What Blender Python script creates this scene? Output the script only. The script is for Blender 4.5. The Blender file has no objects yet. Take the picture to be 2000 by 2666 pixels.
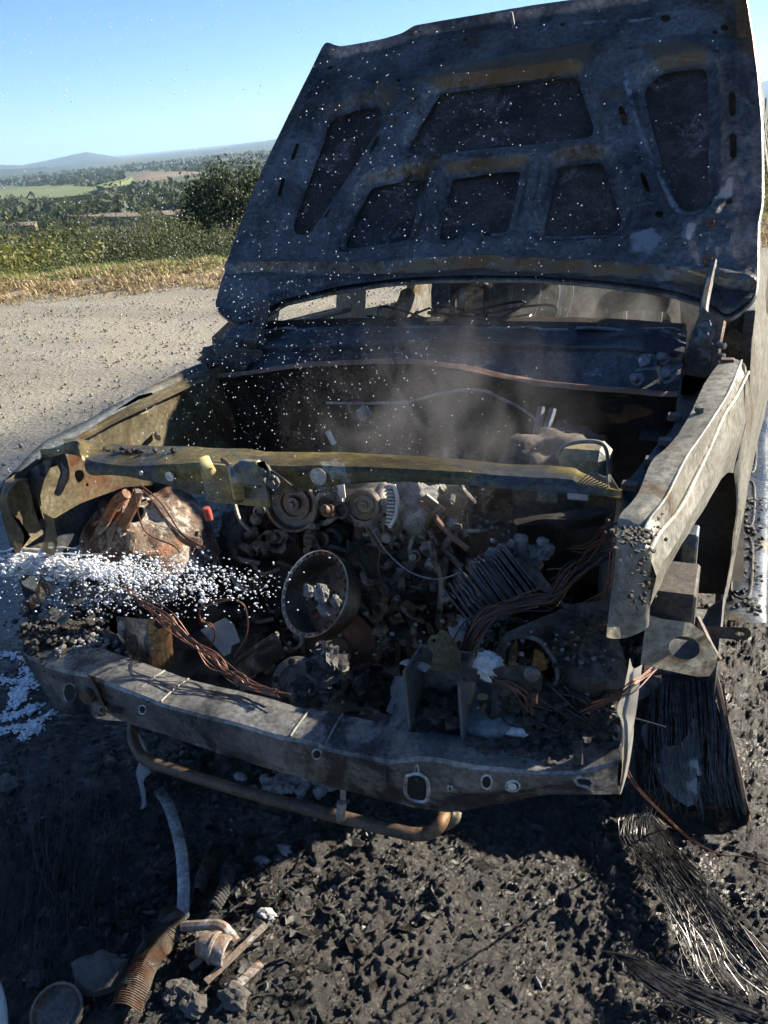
import bpy, bmesh, math, random
import numpy as np
from mathutils import Vector, Matrix, noise as mnoise
from mathutils.geometry import delaunay_2d_cdt
random.seed(7); RS = np.random.RandomState(7)
scn = bpy.context.scene
COL = scn.collection
# ------------------------------------------------------------------ camera
F, PITCH, ROLL, YAW = 2103.2, math.radians(25.397), math.radians(-5.74), math.radians(-25.394)
C = np.array([0.804, -1.101, 1.593])
fw = np.array([math.sin(YAW)*math.cos(PITCH), math.cos(YAW)*math.cos(PITCH), -math.sin(PITCH)])
rt0 = np.array([math.cos(YAW), -math.sin(YAW), 0.0]); up0 = np.cross(rt0, fw)
rt = math.cos(ROLL)*rt0 + math.sin(ROLL)*up0
up = -math.sin(ROLL)*rt0 + math.cos(ROLL)*up0
cam = bpy.data.cameras.new('camera'); cam_o = bpy.data.objects.new('camera', cam); COL.objects.link(cam_o)
cam.sensor_fit = 'VERTICAL'; cam.sensor_height = 36.0; cam.lens = F/2666.0*36.0
cam.clip_start = 0.02; cam.clip_end = 60000
M4 = Matrix(((rt[0], up[0], -fw[0], C[0]), (rt[1], up[1], -fw[1], C[1]), (rt[2], up[2], -fw[2], C[2]), (0, 0, 0, 1)))
cam_o.matrix_world = M4
scn.camera = cam_o
# ------------------------------------------------------------------ world, sun, exposure
SUN = Vector((1.36, 1.30, 1.0)).normalized()
world = bpy.data.worlds.new('World'); scn.world = world; world.use_nodes = True
wn = world.node_tree; wn.nodes.clear()
sky = wn.nodes.new('ShaderNodeTexSky'); sky.sky_type = 'NISHITA'; sky.sun_disc = False
sky.sun_elevation = math.asin(SUN.z); sky.sun_rotation = math.atan2(SUN.x, SUN.y)
sky.altitude = 300; sky.air_density = 0.8; sky.dust_density = 0.0; sky.ozone_density = 9.0
bg = wn.nodes.new('ShaderNodeBackground'); bg.inputs[1].default_value = 0.055
wo = wn.nodes.new('ShaderNodeOutputWorld')
wn.links.new(sky.outputs[0], bg.inputs[0]); wn.links.new(bg.outputs[0], wo.inputs[0])
sl = bpy.data.lights.new('sun', 'SUN'); sl.energy = 5.0; sl.angle = math.radians(0.53); sl.color = (1.0, 0.90, 0.74)
so = bpy.data.objects.new('sun', sl); COL.objects.link(so)
so.rotation_euler = SUN.to_track_quat('Z', 'Y').to_euler()
scn.view_settings.view_transform = 'Standard'; scn.view_settings.look = 'None'
scn.view_settings.exposure = 1.75; scn.view_settings.gamma = 1.0
scn.view_settings.use_curve_mapping = False
scn.cycles.use_denoising = True
scn.cycles.use_adaptive_sampling = True; scn.cycles.adaptive_threshold = 0.03
scn.cycles.volume_step_rate = 2.0; scn.cycles.volume_max_steps = 96
scn.cycles.max_bounces = 6; scn.cycles.volume_bounces = 1; scn.cycles.transparent_max_bounces = 12
scn.cycles.caustics_reflective = False; scn.cycles.caustics_refractive = False

# ------------------------------------------------------------------ helpers
def ray(x, y): return fw + rt*(x-1000)/F + up*(1333-y)/F
def at(x, y, X=None, Y=None, Z=None, D=None):
    d = ray(x, y)
    if X is not None: t = (X-C[0])/d[0]
    elif Y is not None: t = (Y-C[1])/d[1]
    elif Z is not None: t = (Z-C[2])/d[2]
    else: t = D
    return C + d*t
def atp(x, y, n, c):
    n = np.array(n, float); d = ray(x, y); return C + d*((c-C@n)/(d@n))
def nz(p, s=1.0, o=0.0): return mnoise.noise(Vector((p[0]*s+o, p[1]*s+o*1.7, p[2]*s-o)))
def fbm(p, s, octv=4, o=0.0):
    v = 0; a = 1; t = 0
    for k in range(octv):
        v += a*mnoise.noise(Vector((p[0]*s+o, p[1]*s+1.7*o, p[2]*s-o))); t += a; a *= .5; s *= 2.03
    return v/t
MATS = {}
def rgb(c): return (c[0], c[1], c[2], 1)
def ramp(nt, fac, stops, interp='LINEAR'):
    r = nt.nodes.new('ShaderNodeValToRGB'); r.color_ramp.interpolation = interp
    el = r.color_ramp.elements
    while len(el) < len(stops): el.new(0.5)
    for e, (p, c) in zip(el, stops): e.position = p; e.color = rgb(c) if len(c) == 3 else c
    nt.links.new(fac, r.inputs[0]); return r.outputs[0]
def noise(nt, vec, scale, detail=6, rough=.6, dist=0.0):
    n = nt.nodes.new('ShaderNodeTexNoise'); n.inputs['Scale'].default_value = scale
    n.inputs['Detail'].default_value = detail; n.inputs['Roughness'].default_value = rough; n.inputs['Distortion'].default_value = dist
    nt.links.new(vec, n.inputs['Vector']); return n.outputs[0]
def mixc(nt, fac, a, b):
    m = nt.nodes.new('ShaderNodeMix'); m.data_type = 'RGBA'
    for s, v in ((0, fac), (6, a), (7, b)):
        if isinstance(v, (tuple, list)): m.inputs[s].default_value = rgb(v)
        elif isinstance(v, (int, float)): m.inputs[s].default_value = v
        else: nt.links.new(v, m.inputs[s])
    return m.outputs[2]
def newmat(name):
    m = bpy.data.materials.new(name); m.use_nodes = True; nt = m.node_tree
    b = nt.nodes['Principled BSDF']; tc = nt.nodes.new('ShaderNodeTexCoord'); MATS[name] = m
    return m, nt, b, tc.outputs['Object']
def bump(nt, b, h, strength=.3, dist=.004):
    n = nt.nodes.new('ShaderNodeBump'); n.inputs['Strength'].default_value = strength; n.inputs['Distance'].default_value = dist
    nt.links.new(h, n.inputs['Height']); nt.links.new(n.outputs[0], b.inputs['Normal'])
def burnt(name, dark, light, patch=None, patch_t=.58, ash=None, ash_t=.66, speck=None, scale=6, rough=(.45, .75), metal=.2, bs=.35, bd=.003, seed=0.0):
    """burnt sheet metal: two tones of scale, patches of rust or bare metal, flakes of ash"""
    m, nt, b, v = newmat(name)
    mp = nt.nodes.new('ShaderNodeMapping'); mp.inputs['Location'].default_value = (seed, seed*1.3, -seed); nt.links.new(v, mp.inputs[0]); v = mp.outputs[0]
    n1 = noise(nt, v, scale, 8, .65, .4)
    c = ramp(nt, n1, [(.38, dark), (.62, light)])
    fine = ramp(nt, noise(nt, v, scale*13, 6, .75), [(.36, (.55, .55, .55)), (.64, (1.35, 1.35, 1.35))])
    if patch:
        n2 = noise(nt, v, scale*.55, 10, .68, .9)
        c = mixc(nt, ramp(nt, n2, [(patch_t-.07, (0, 0, 0)), (patch_t+.01, (1, 1, 1))]), c, patch)
    if ash:
        n3 = noise(nt, v, scale*1.4, 12, .78, .6)
        c = mixc(nt, ramp(nt, n3, [(ash_t-.085, (0, 0, 0)), (ash_t-.045, (.8, .8, .8))]), c, ash)
    if speck:
        n4 = noise(nt, v, scale*22, 3, .6)
        c = mixc(nt, ramp(nt, n4, [(.70, (0, 0, 0)), (.74, (1, 1, 1))]), c, speck)
    mu = nt.nodes.new('ShaderNodeMix'); mu.data_type = 'RGBA'; mu.blend_type = 'MULTIPLY'; mu.inputs[0].default_value = 1.0
    nt.links.new(c, mu.inputs[6]); nt.links.new(fine, mu.inputs[7]); c = mu.outputs[2]
    if name == 'bonnet_under':
        for an, cc, th in (('scorch', (.25, .175, .10), .42), ('ash', (.55, .56, .60), .50)):
            A = nt.nodes.new('ShaderNodeAttribute'); A.attribute_name = an
            k = nt.nodes.new('ShaderNodeMath'); k.operation = 'MULTIPLY_ADD'; k.inputs[1].default_value = .45; nt.links.new(A.outputs['Fac'], k.inputs[0]); nt.links.new(noise(nt, v, 26, 9, .75), k.inputs[2])
            k2 = nt.nodes.new('ShaderNodeMath'); k2.operation = 'MULTIPLY'; nt.links.new(ramp(nt, k.outputs[0], [(.76, (0, 0, 0)), (.92, (.8, .8, .8))]), k2.inputs[0]); k2.inputs[1].default_value = 1
            c = mixc(nt, k2.outputs[0], c, cc)
    nt.links.new(c, b.inputs['Base Color'])
    r = ramp(nt, noise(nt, v, scale*1.7, 5), [(.35, (rough[0],)*3), (.65, (rough[1],)*3)])
    nt.links.new(r, b.inputs['Roughness']); b.inputs['Metallic'].default_value = metal
    bump(nt, b, noise(nt, v, scale*7, 9, .75), bs*1.5, bd*1.6)
    return m
def plain(name, col, rough=.6, metal=0.0, col2=None, scale=20, bs=.2, bd=.002, **k):
    m, nt, b, v = newmat(name)
    n1 = noise(nt, v, scale, 6, .65)
    nt.links.new(ramp(nt, n1, [(.35, col), (.65, col2 or tuple(x*1.5 for x in col))]), b.inputs['Base Color'])
    b.inputs['Roughness'].default_value = rough; b.inputs['Metallic'].default_value = metal
    for kk, vv in k.items(): b.inputs[kk.replace('_', ' ')].default_value = vv
    if bs: bump(nt, b, noise(nt, v, scale*4, 6, .7), bs, bd)
    return m
def tag(o, label=None, cat=None, group=None, kind=None):
    if label: o['label'] = label
    if cat: o['category'] = cat
    if group: o['group'] = group
    if kind: o['kind'] = kind
    return o
def obj(name, verts, faces, mat, parent=None, smooth=True, auto=None):
    me = bpy.data.meshes.new(name)
    me.from_pydata([tuple(map(float, v)) for v in verts], [], faces); me.update()
    if smooth: me.polygons.foreach_set('use_smooth', [True]*len(me.polygons))
    o = bpy.data.objects.new(name, me); COL.objects.link(o)
    if mat is not None: me.materials.append(MATS[mat] if isinstance(mat, str) else mat)
    if smooth and auto: me.set_sharp_from_angle(angle=math.radians(auto))
    if parent is not None: o.parent = parent
    return o
def empty(name, loc=(0, 0, 0)):
    o = bpy.data.objects.new(name, None); COL.objects.link(o); o.location = loc; return o
class MB:
    """collects primitive shapes into one mesh"""
    def __init__(s): s.v = []; s.f = []
    def add(s, v, f):
        n = len(s.v); s.v += [tuple(map(float, p)) for p in v]; s.f += [tuple(i+n for i in q) for q in f]; return s
    def build(s, name, mat, parent=None, smooth=True, auto=35): return obj(name, s.v, s.f, mat, parent, smooth, auto)
def frame(axis):
    a = Vector(axis).normalized(); t = Vector((0, 0, 1)) if abs(a.z) < .9 else Vector((1, 0, 0))
    u = a.cross(t).normalized(); return np.array(u), np.array(a.cross(u)), np.array(a)
def g_lathe(prof, c, axis, seg=32, cap=False):
    u, w, a = frame(axis); c = np.array(c, float); V = []; Fc = []
    for r, h in prof:
        for k in range(seg):
            t = 2*math.pi*k/seg; V.append(c + a*h + (u*math.cos(t)+w*math.sin(t))*r)
    for i in range(len(prof)-1):
        for k in range(seg):
            k2 = (k+1) % seg; Fc.append((i*seg+k, i*seg+k2, (i+1)*seg+k2, (i+1)*seg+k))
    if cap:
        Fc.append(tuple(range(seg))[::-1]); Fc.append(tuple((len(prof)-1)*seg+k for k in range(seg)))
    return V, Fc
def spline(pts, n):
    pts = [np.array(p, float) for p in pts]
    if len(pts) < 3: return [pts[0]+(pts[-1]-pts[0])*i/n for i in range(n+1)]
    P = [2*pts[0]-pts[1]] + pts + [2*pts[-1]-pts[-2]]; out = []; m = len(pts)-1
    for i in range(n+1):
        t = i/n*m; k = min(int(t), m-1); t -= k; a, b, c, d = P[k:k+4]
        out.append(.5*((2*b)+(c-a)*t+(2*a-5*b+4*c-d)*t*t+(3*b-a-3*c+d)*t**3))
    return out
def g_tube(pts, r, seg=6, n=None, smooth=True, cap=True, flat=1.0):
    if smooth and n != 0: pts = spline(pts, n or max(6, 5*(len(pts)-1)))
    else: pts = [np.array(p, float) for p in pts]
    V = []; Fc = []; pu = None; N = len(pts)
    for i, p in enumerate(pts):
        t = pts[min(i+1, N-1)]-pts[max(i-1, 0)]; L = np.linalg.norm(t); t = t/L if L > 1e-9 else np.array([0, 0, 1.])
        if pu is None: u = frame(t)[0]
        else:
            u = pu - t*(pu@t); l = np.linalg.norm(u); u = u/l if l > 1e-6 else frame(t)[0]
        w = np.cross(t, u); pu = u
        rr = r[min(i*len(r)//N, len(r)-1)] if isinstance(r, (list, tuple)) else r
        for k in range(seg):
            a = 2*math.pi*k/seg; V.append(p+(u*math.cos(a)+w*math.sin(a)*flat)*rr)
    for i in range(N-1):
        for k in range(seg):
            k2 = (k+1) % seg; Fc.append((i*seg+k, i*seg+k2, (i+1)*seg+k2, (i+1)*seg+k))
    if cap: Fc.append(tuple(range(seg))[::-1]); Fc.append(tuple((N-1)*seg+k for k in range(seg)))
    return V, Fc
def tube(name, pts, r, mat, parent=None, seg=8, **k): return MB().add(*g_tube(pts, r, seg, **k)).build(name, mat, parent)
def lathe(name, prof, c, axis, mat, parent=None, seg=32, cap=False): return MB().add(*g_lathe(prof, c, axis, seg, cap)).build(name, mat, parent, auto=40)
def g_box(c, size, ax=None, bev=.12):
    """box with chamfered edges; ax = three unit axes"""
    c = np.array(c, float); A = np.array(ax if ax is not None else np.eye(3), float); h = np.array(size)/2; b = min(h)*bev*2
    bm = bmesh.new(); bmesh.ops.create_cube(bm, size=2)
    for v in bm.verts: v.co = Vector([v.co[i]*h[i] for i in range(3)])
    if bev: bmesh.ops.bevel(bm, geom=bm.edges[:], offset=b, segments=1, affect='EDGES', profile=.5)
    V = [c + A.T@np.array(v.co) for v in bm.verts]; bm.verts.index_update()
    Fc = [tuple(v.index for v in f.verts) for f in bm.faces]; bm.free(); return V, Fc
def box(name, c, size, mat, parent=None, ax=None, bev=.12): return MB().add(*g_box(c, size, ax, bev)).build(name, mat, parent, auto=30)
def solid(V, Fc, th):
    """give a sheet thickness th on its back"""
    bm = bmesh.new(); vs = [bm.verts.new(tuple(v)) for v in V]
    for f in Fc:
        try: bm.faces.new([vs[i] for i in f])
        except ValueError: pass
    bmesh.ops.solidify(bm, geom=bm.faces[:], thickness=th)
    bm.verts.index_update(); V2 = [tuple(v.co) for v in bm.verts]; F2 = [tuple(v.index for v in f.verts) for f in bm.faces]; bm.free()
    return V2, F2
def g_sheet(rows, th=.003, su=4, sv=4, crumple=.0, cs=9.0, seed=0.0, lin=False):
    """rows of points -> smooth sheet metal; rows are resampled along (su per span) and across (sv per span)"""
    n = max(len(r) for r in rows)
    R = [spline(r, (n-1)*su) if len(r) > 2 else spline(r, (n-1)*su) for r in rows]
    m = len(R[0]); cols = [spline([R[j][i] for j in range(len(R))], (len(R)-1)*sv) for i in range(m)] if not lin else [[R[j][i]+(R[j+1][i]-R[j][i])*k/sv for j in range(len(R)-1) for k in range(sv)]+[R[-1][i]] for i in range(m)]
    k = len(cols[0]); V = []
    for j in range(k):
        for i in range(m):
            p = np.array(cols[i][j])
            if crumple: p = p + crumple*np.array([fbm(p, cs, 3, seed+3), fbm(p, cs, 3, seed+11), fbm(p, cs, 3, seed+23)])
            V.append(p)
    Fc = [(j*m+i, j*m+i+1, (j+1)*m+i+1, (j+1)*m+i) for j in range(k-1) for i in range(m-1)]
    return solid(V, Fc, th) if th else (V, Fc)
def sheet(name, rows, mat, parent=None, auto=40, **k): return MB().add(*g_sheet(rows, **k)).build(name, mat, parent, auto=auto)
def inpoly(P, poly):
    P = np.asarray(P); x, y = P[:, 0], P[:, 1]; ins = np.zeros(len(P), bool); n = len(poly)
    for i in range(n):
        x1, y1 = poly[i]; x2, y2 = poly[(i+1) % n]
        c = ((y1 > y) != (y2 > y)) & (x < (x2-x1)*(y-y1)/((y2-y1) if y2 != y1 else 1e-12)+x1); ins ^= c
    return ins
def polydist(P, poly):
    P = np.asarray(P); best = np.full(len(P), 1e9); n = len(poly)
    for i in range(n):
        a = np.array(poly[i]); b = np.array(poly[(i+1) % n]); ab = b-a
        t = np.clip(((P-a)@ab)/max(ab@ab, 1e-12), 0, 1); best = np.minimum(best, np.linalg.norm(P-(a+t[:, None]*ab), axis=1))
    return best
def smooth_poly(poly, it=2):
    """round the corners of a closed outline"""
    p = [np.array(q, float) for q in poly]
    for _ in range(it):
        q = []
        for i in range(len(p)):
            a, b = p[i], p[(i+1) % len(p)]; d = np.linalg.norm(b-a)
            w = min(.25, .012/max(d, 1e-6)) if _ == 0 else .25
            q += [a+(b-a)*w, b+(a-b)*w]
        p = q
    return p
def ell(c, rx, ry, n=16, rot=0.0):
    return [(c[0]+rx*math.cos(t)*math.cos(rot)-ry*math.sin(t)*math.sin(rot), c[1]+rx*math.cos(t)*math.sin(rot)+ry*math.sin(t)*math.cos(rot)) for t in [2*math.pi*k/n for k in range(n)]]
def slot(a, b, w):
    a = np.array(a, float); b = np.array(b, float); d = (b-a)/np.linalg.norm(b-a); n = np.array([-d[1], d[0]])*w
    return [a+n*.6-d*w*.3, a-d*w, a-n*.6-d*w*.3, a-n, b-n, b-n*.6+d*w*.3, b+d*w, b+n*.6+d*w*.3, b+n, a+n]
def holed(outline, holes, step):
    """triangles of a 2-D outline with holes, with inner points every `step`"""
    o = np.array(outline, float); mn, mx = o.min(0), o.max(0)
    pts = [tuple(p) for p in o]; edges = [(i, (i+1) % len(o)) for i in range(len(o))]
    for h in holes:
        k = len(pts); pts += [tuple(p) for p in h]; edges += [(k+i, k+(i+1) % len(h)) for i in range(len(h))]
    if step:
        gx, gy = np.meshgrid(np.arange(mn[0], mx[0], step), np.arange(mn[1], mx[1], step)); G = np.c_[gx.ravel(), gy.ravel()]
        G = G + (RS.rand(*G.shape)-.5)*step*.2
        k = inpoly(G, o) & (polydist(G, o) > step*.45)
        for h in holes: k &= ~inpoly(G, h) & (polydist(G, h) > step*.4)
        pts += [tuple(p) for p in G[k]]
    vc, _, fc = delaunay_2d_cdt([Vector(p) for p in pts], edges, [], 0, 1e-6)[:3]
    V = np.array([tuple(v) for v in vc]); T = np.array([tuple(f) for f in fc]); cen = V[T].mean(1)
    k = inpoly(cen, o)
    for h in holes: k &= ~inpoly(cen, h)
    return V, T[k]
def pplate(name, plane, outline, holes, th, mat, parent=None, step=0, crumple=0.0, rnd=0, back=True):
    """a flat plate whose outline is given as photograph pixels on the plane (n, c)"""
    n = np.array(plane[0], float); n /= np.linalg.norm(n); u, w, a = frame(n)
    def to2(q):
        p = atp(q[0], q[1], plane[0], plane[1]); return (p@u, p@w)
    O = [to2(q) for q in outline]; H = [[to2(q) for q in h] for h in holes]
    if rnd: O = smooth_poly(O, rnd)
    V2, T = holed(O, H, step); c0 = plane[1]/np.linalg.norm(np.array(plane[0], float))
    V = []
    for p in V2:
        q = u*p[0]+w*p[1]+a*c0
        if crumple: q = q + a*crumple*fbm(q, 14, 3, 5.0)
        V.append(q)
    if n@(C-V[0]) < 0: T = T[:, ::-1]
    # make sure faces look to the camera
    t = T[0]; nn = np.cross(V[t[1]]-V[t[0]], V[t[2]]-V[t[0]])
    if nn@(C-V[t[0]]) < 0: T = T[:, ::-1]
    V, Fc = solid(V, [tuple(int(i) for i in t) for t in T], th)
    return obj(name, V, Fc, mat, parent, True, 30)
_ico = {}
def ico(sub):
    if sub not in _ico:
        bm = bmesh.new(); bmesh.ops.create_icosphere(bm, subdivisions=sub, radius=1); bm.verts.index_update()
        _ico[sub] = (np.array([tuple(v.co) for v in bm.verts]), [tuple(v.index for v in f.verts) for f in bm.faces]); bm.free()
    return _ico[sub]
def g_lump(c, r, amp=.35, fs=1.6, sub=3, seed=0.0, sharp=False):
    V, Fc = ico(sub); r = np.array(r if hasattr(r, '__len__') else (r, r, r)); out = []
    for v in V:
        k = 1+amp*fbm(v, fs, 6 if sub > 3 else 4, seed)*1.6
        if sharp: k = 1+amp*(abs(fbm(v, fs, 3, seed))*2-.5)
        out.append(np.array(c)+v*r*k)
    return out, Fc
def lump(name, c, r, mat, parent=None, smooth=True, **k):
    V, Fc = g_lump(c, r, **k); return obj(name, V, Fc, mat, parent, smooth)
# ------------------------------------------------------------------ materials
burnt('bonnet_under', (.095, .096, .10), (.30, .298, .295), patch=(.15, .105, .055), patch_t=.63, ash=(.36, .39, .45), ash_t=.70, scale=5, rough=(.26, .52), metal=.6)
burnt('bonnet_skin', (.024, .025, .028), (.075, .077, .083), ash=(.16, .17, .19), ash_t=.64, scale=7, rough=(.5, .8), metal=.1, seed=4)
burnt('fender_metal', (.36, .342, .285), (.58, .56, .485), patch=(.27, .19, .11), patch_t=.665, ash=(.55, .52, .46), ash_t=.64, scale=4.5, rough=(.26, .5), metal=.25, seed=2)
burnt('dark_metal', (.045, .045, .044), (.13, .13, .125), patch=(.10, .065, .035), patch_t=.62, ash=(.28, .28, .28), ash_t=.69, scale=6, rough=(.45, .75), metal=.25, seed=9)
burnt('cowl_metal', (.05, .056, .066), (.15, .165, .185), patch=(.07, .05, .035), patch_t=.62, ash=(.42, .43, .45), ash_t=.655, scale=7, rough=(.4, .7), metal=.25, seed=13)
burnt('apron_metal', (.06, .075, .09), (.14, .165, .19), patch=(.24, .20, .12), patch_t=.60, ash=(.4, .4, .38), ash_t=.69, scale=5, rough=(.35, .6), metal=.35, seed=5)
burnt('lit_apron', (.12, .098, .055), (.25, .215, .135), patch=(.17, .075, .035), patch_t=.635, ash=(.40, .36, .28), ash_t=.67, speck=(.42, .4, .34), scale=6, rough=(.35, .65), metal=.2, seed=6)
burnt('support_metal', (.15, .125, .065), (.42, .325, .125), patch=(.14, .145, .145), patch_t=.585, ash=(.50, .50, .46), ash_t=.675, scale=5, rough=(.28, .5), metal=.5, seed=3)
burnt('beam_metal', (.24, .24, .235), (.50, .49, .465), patch=(.075, .08, .085), patch_t=.57, ash=(.34, .33, .30), ash_t=.655, scale=6, rough=(.2, .42), metal=.45, seed=8)
burnt('beam_rusty', (.085, .07, .055), (.17, .155, .13), patch=(.24, .12, .05), patch_t=.53, ash=(.42, .40, .36), ash_t=.66, scale=9, rough=(.4, .7), metal=.2, seed=18)
burnt('tower_rust', (.07, .048, .036), (.20, .125, .08), patch=(.34, .13, .055), patch_t=.625, ash=(.50, .46, .39), ash_t=.61, speck=(.6, .57, .5), scale=9, rough=(.2, .5), metal=.1, bs=.5, bd=.006, seed=1)
burnt('engine_soot', (.016, .014, .013), (.062, .055, .048), patch=(.12, .10, .08), patch_t=.60, ash=(.20, .18, .16), ash_t=.69, scale=9, rough=(.45, .8), metal=.1, bs=.5, bd=.005)
burnt('engine_alloy', (.12, .108, .092), (.34, .31, .265), patch=(.035, .03, .027), patch_t=.55, scale=12, rough=(.4, .65), metal=.35, seed=7)
burnt('pulley_steel', (.075, .066, .058), (.21, .185, .155), patch=(.13, .07, .04), patch_t=.60, scale=11, rough=(.28, .5), metal=.6, seed=17)
burnt('rust_ring', (.085, .042, .03), (.19, .09, .06), scale=15, rough=(.5, .8), metal=.2, seed=21)
burnt('rust_tube', (.05, .035, .025), (.125, .085, .055), patch=(.19, .105, .05), patch_t=.60, scale=9, rough=(.4, .7), metal=.3, seed=22)
burnt('firewall_soot', (.022, .018, .015), (.085, .070, .055), ash=(.10, .10, .11), ash_t=.69, scale=7, rough=(.55, .85), metal=.05, seed=31)
burnt('cab_metal', (.10, .098, .09), (.24, .235, .215), patch=(.06, .06, .06), patch_t=.57, ash=(.45, .45, .43), ash_t=.67, scale=3, rough=(.4, .65), metal=.2, seed=32)
burnt('door_metal', (.34, .325, .27), (.52, .50, .43), patch=(.30, .21, .10), patch_t=.60, ash=(.55, .53, .47), ash_t=.66, scale=3.5, rough=(.35, .55), metal=.35, seed=35)
burnt('step_metal', (.11, .125, .14), (.24, .26, .28), patch=(.20, .155, .10), patch_t=.62, scale=5, rough=(.2, .42), metal=.7, seed=36)
plain('copper', (.065, .028, .018), .5, .35, (.16, .062, .034), 40, bs=0)
plain('copper_bright', (.30, .15, .09), .5, .2, (.48, .30, .21), 30)
plain('wire_dark', (.014, .012, .014), .42, .4, (.05, .042, .045), 30, bs=0)
plain('cord', (.022, .021, .022), .30, .75, (.11, .108, .105), 60, bs=0)
plain('grey_wire', (.13, .12, .11), .5, .4, (.22, .21, .19), 30, bs=0)
plain('ash_grey', (.10, .10, .097), .9, 0, (.30, .295, .285), 35, .7, .01)
plain('ash_white', (.30, .30, .29), .9, 0, (.58, .57, .55), 18, .5, .01)
plain('battery_plate', (.03, .03, .031), .55, .05, (.14, .137, .14), 45, .4, .004)
plain('chrome_lip', (.25, .245, .22), .3, .9, (.45, .43, .38), 30, .1)
plain('rock', (.055, .050, .044), .8, 0, (.13, .12, .105), 14, .8, .02)
plain('yellow_paint_and_sun', (.45, .36, .14), .55, 0, (.55, .48, .24), 12)  # yellow paint on fittings; on the firewall plate it imitates sunlight
plain('pale_paint', (.45, .44, .40), .5, 0, (.6, .58, .52), 9)
plain('red_plastic', (.30, .045, .03), .5, 0, (.4, .08, .05), 20)
plain('foam', (.70, .74, .78), .6, 0, (.85, .87, .90), 60, .8, .01)
plain('black_hole', (.004, .004, .004), .9, 0, (.008, .008, .008), 10, 0)
def char_mat():
    m, nt, b, v = newmat('char')
    n1 = noise(nt, v, 5, 8, .65); n2 = noise(nt, v, 55, 8, .7, .3)
    c = ramp(nt, n1, [(.38, (.014, .013, .012)), (.62, (.052, .046, .040))])
    c = mixc(nt, ramp(nt, n2, [(.53, (0, 0, 0)), (.66, (.7, .7, .7))]), c, (.17, .15, .128))
    c = mixc(nt, ramp(nt, noise(nt, v, 16, 6, .7), [(.66, (0, 0, 0)), (.70, (.7, .7, .7))]), c, (.25, .23, .21))
    nt.links.new(c, b.inputs['Base Color'])
    nt.links.new(ramp(nt, noise(nt, v, 9, 4), [(.42, (.26,)*3), (.6, (.70,)*3)]), b.inputs['Roughness'])
    bump(nt, b, noise(nt, v, 130, 7, .8), .9, .012)
char_mat()
def road_mat():
    m, nt, b, v = newmat('gravel')
    n = noise(nt, v, 90, 4, .7); n2 = noise(nt, v, 1.3, 6, .6)
    dry = ramp(nt, n, [(.34, (.085, .079, .063)), (.5, (.21, .195, .158)), (.66, (.42, .392, .325))])
    ms = nt.nodes.new('ShaderNodeMapping'); ms.inputs['Rotation'].default_value = (0, 0, -.31); ms.inputs['Scale'].default_value = (.12, .9, 1); nt.links.new(v, ms.inputs[0])
    dry = mixc(nt, ramp(nt, n2, [(.4, (0, 0, 0)), (.65, (.7, .7, .7))]), dry, (.27, .242, .175))
    dry = mixc(nt, ramp(nt, noise(nt, ms.outputs[0], 1.6, 6, .65), [(.42, (0, 0, 0)), (.62, (.75, .75, .75))]), dry, (.155, .143, .112))
    vo = nt.nodes.new('ShaderNodeTexVoronoi'); vo.inputs['Scale'].default_value = 28; nt.links.new(v, vo.inputs['Vector'])
    dry = mixc(nt, ramp(nt, vo.outputs['Distance'], [(.0, (.55, .55, .55)), (.35, (0, 0, 0))]), dry, (.34, .315, .26))
    wet = ramp(nt, n, [(.3, (.022, .024, .026)), (.7, (.085, .085, .083))])
    # wet, sooty ground round the truck: distance from an oval about it, roughened by noise
    mp = nt.nodes.new('ShaderNodeMapping'); mp.inputs['Location'].default_value = (.05, -.36, 0); mp.inputs['Scale'].default_value = (.34, .24, 0); nt.links.new(v, mp.inputs[0])
    le = nt.nodes.new('ShaderNodeVectorMath'); le.operation = 'LENGTH'; nt.links.new(mp.outputs[0], le.inputs[0])
    ad = nt.nodes.new('ShaderNodeMath'); ad.operation = 'MULTIPLY_ADD'; ad.inputs[1].default_value = .38
    nt.links.new(noise(nt, v, 2.2, 6, .65), ad.inputs[0]); nt.links.new(le.outputs['Value'], ad.inputs[2])
    w = ramp(nt, ad.outputs[0], [(1.0, (0, 0, 0)), (1.13, (1, 1, 1))])
    # the ramp input is clamped to 0..1, so scale it
    sc = nt.nodes.new('ShaderNodeMath'); sc.operation = 'MULTIPLY'; sc.inputs[1].default_value = .5
    nt.links.new(ad.outputs[0], sc.inputs[0]); w = ramp(nt, sc.outputs[0], [(.60, (0, 0, 0)), (.78, (1, 1, 1))])
    nt.links.new(mixc(nt, w, wet, dry), b.inputs['Base Color'])
    nt.links.new(ramp(nt, w, [(0, (.38,)*3), (1, (.9,)*3)]), b.inputs['Roughness'])
    ma = nt.nodes.new('ShaderNodeMath'); ma.operation = 'ADD'; nt.links.new(noise(nt, v, 60, 6, .75), ma.inputs[0]); nt.links.new(vo.outputs['Distance'], ma.inputs[1])
    bump(nt, b, ma.outputs[0], .7, .009)
road_mat()
def leaf_mat(name, a, b2, sc=.9):
    m, nt, b, v = newmat(name)
    nt.links.new(ramp(nt, noise(nt, v, sc, 5, .7), [(.35, a), (.65, b2)]), b.inputs['Base Color'])
    b.inputs['Roughness'].default_value = .65
    t = nt.nodes.new('ShaderNodeBsdfTranslucent'); nt.links.new(ramp(nt, noise(nt, v, sc, 5, .7), [(.35, a), (.65, b2)]), t.inputs[0])
    mx = nt.nodes.new('ShaderNodeMixShader'); mx.inputs[0].default_value = .35
    o = nt.nodes['Material Output']; nt.links.new(b.outputs[0], mx.inputs[1]); nt.links.new(t.outputs[0], mx.inputs[2]); nt.links.new(mx.outputs[0], o.inputs[0])
leaf_mat('leaf_olive', (.045, .062, .015), (.13, .135, .035))
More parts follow.
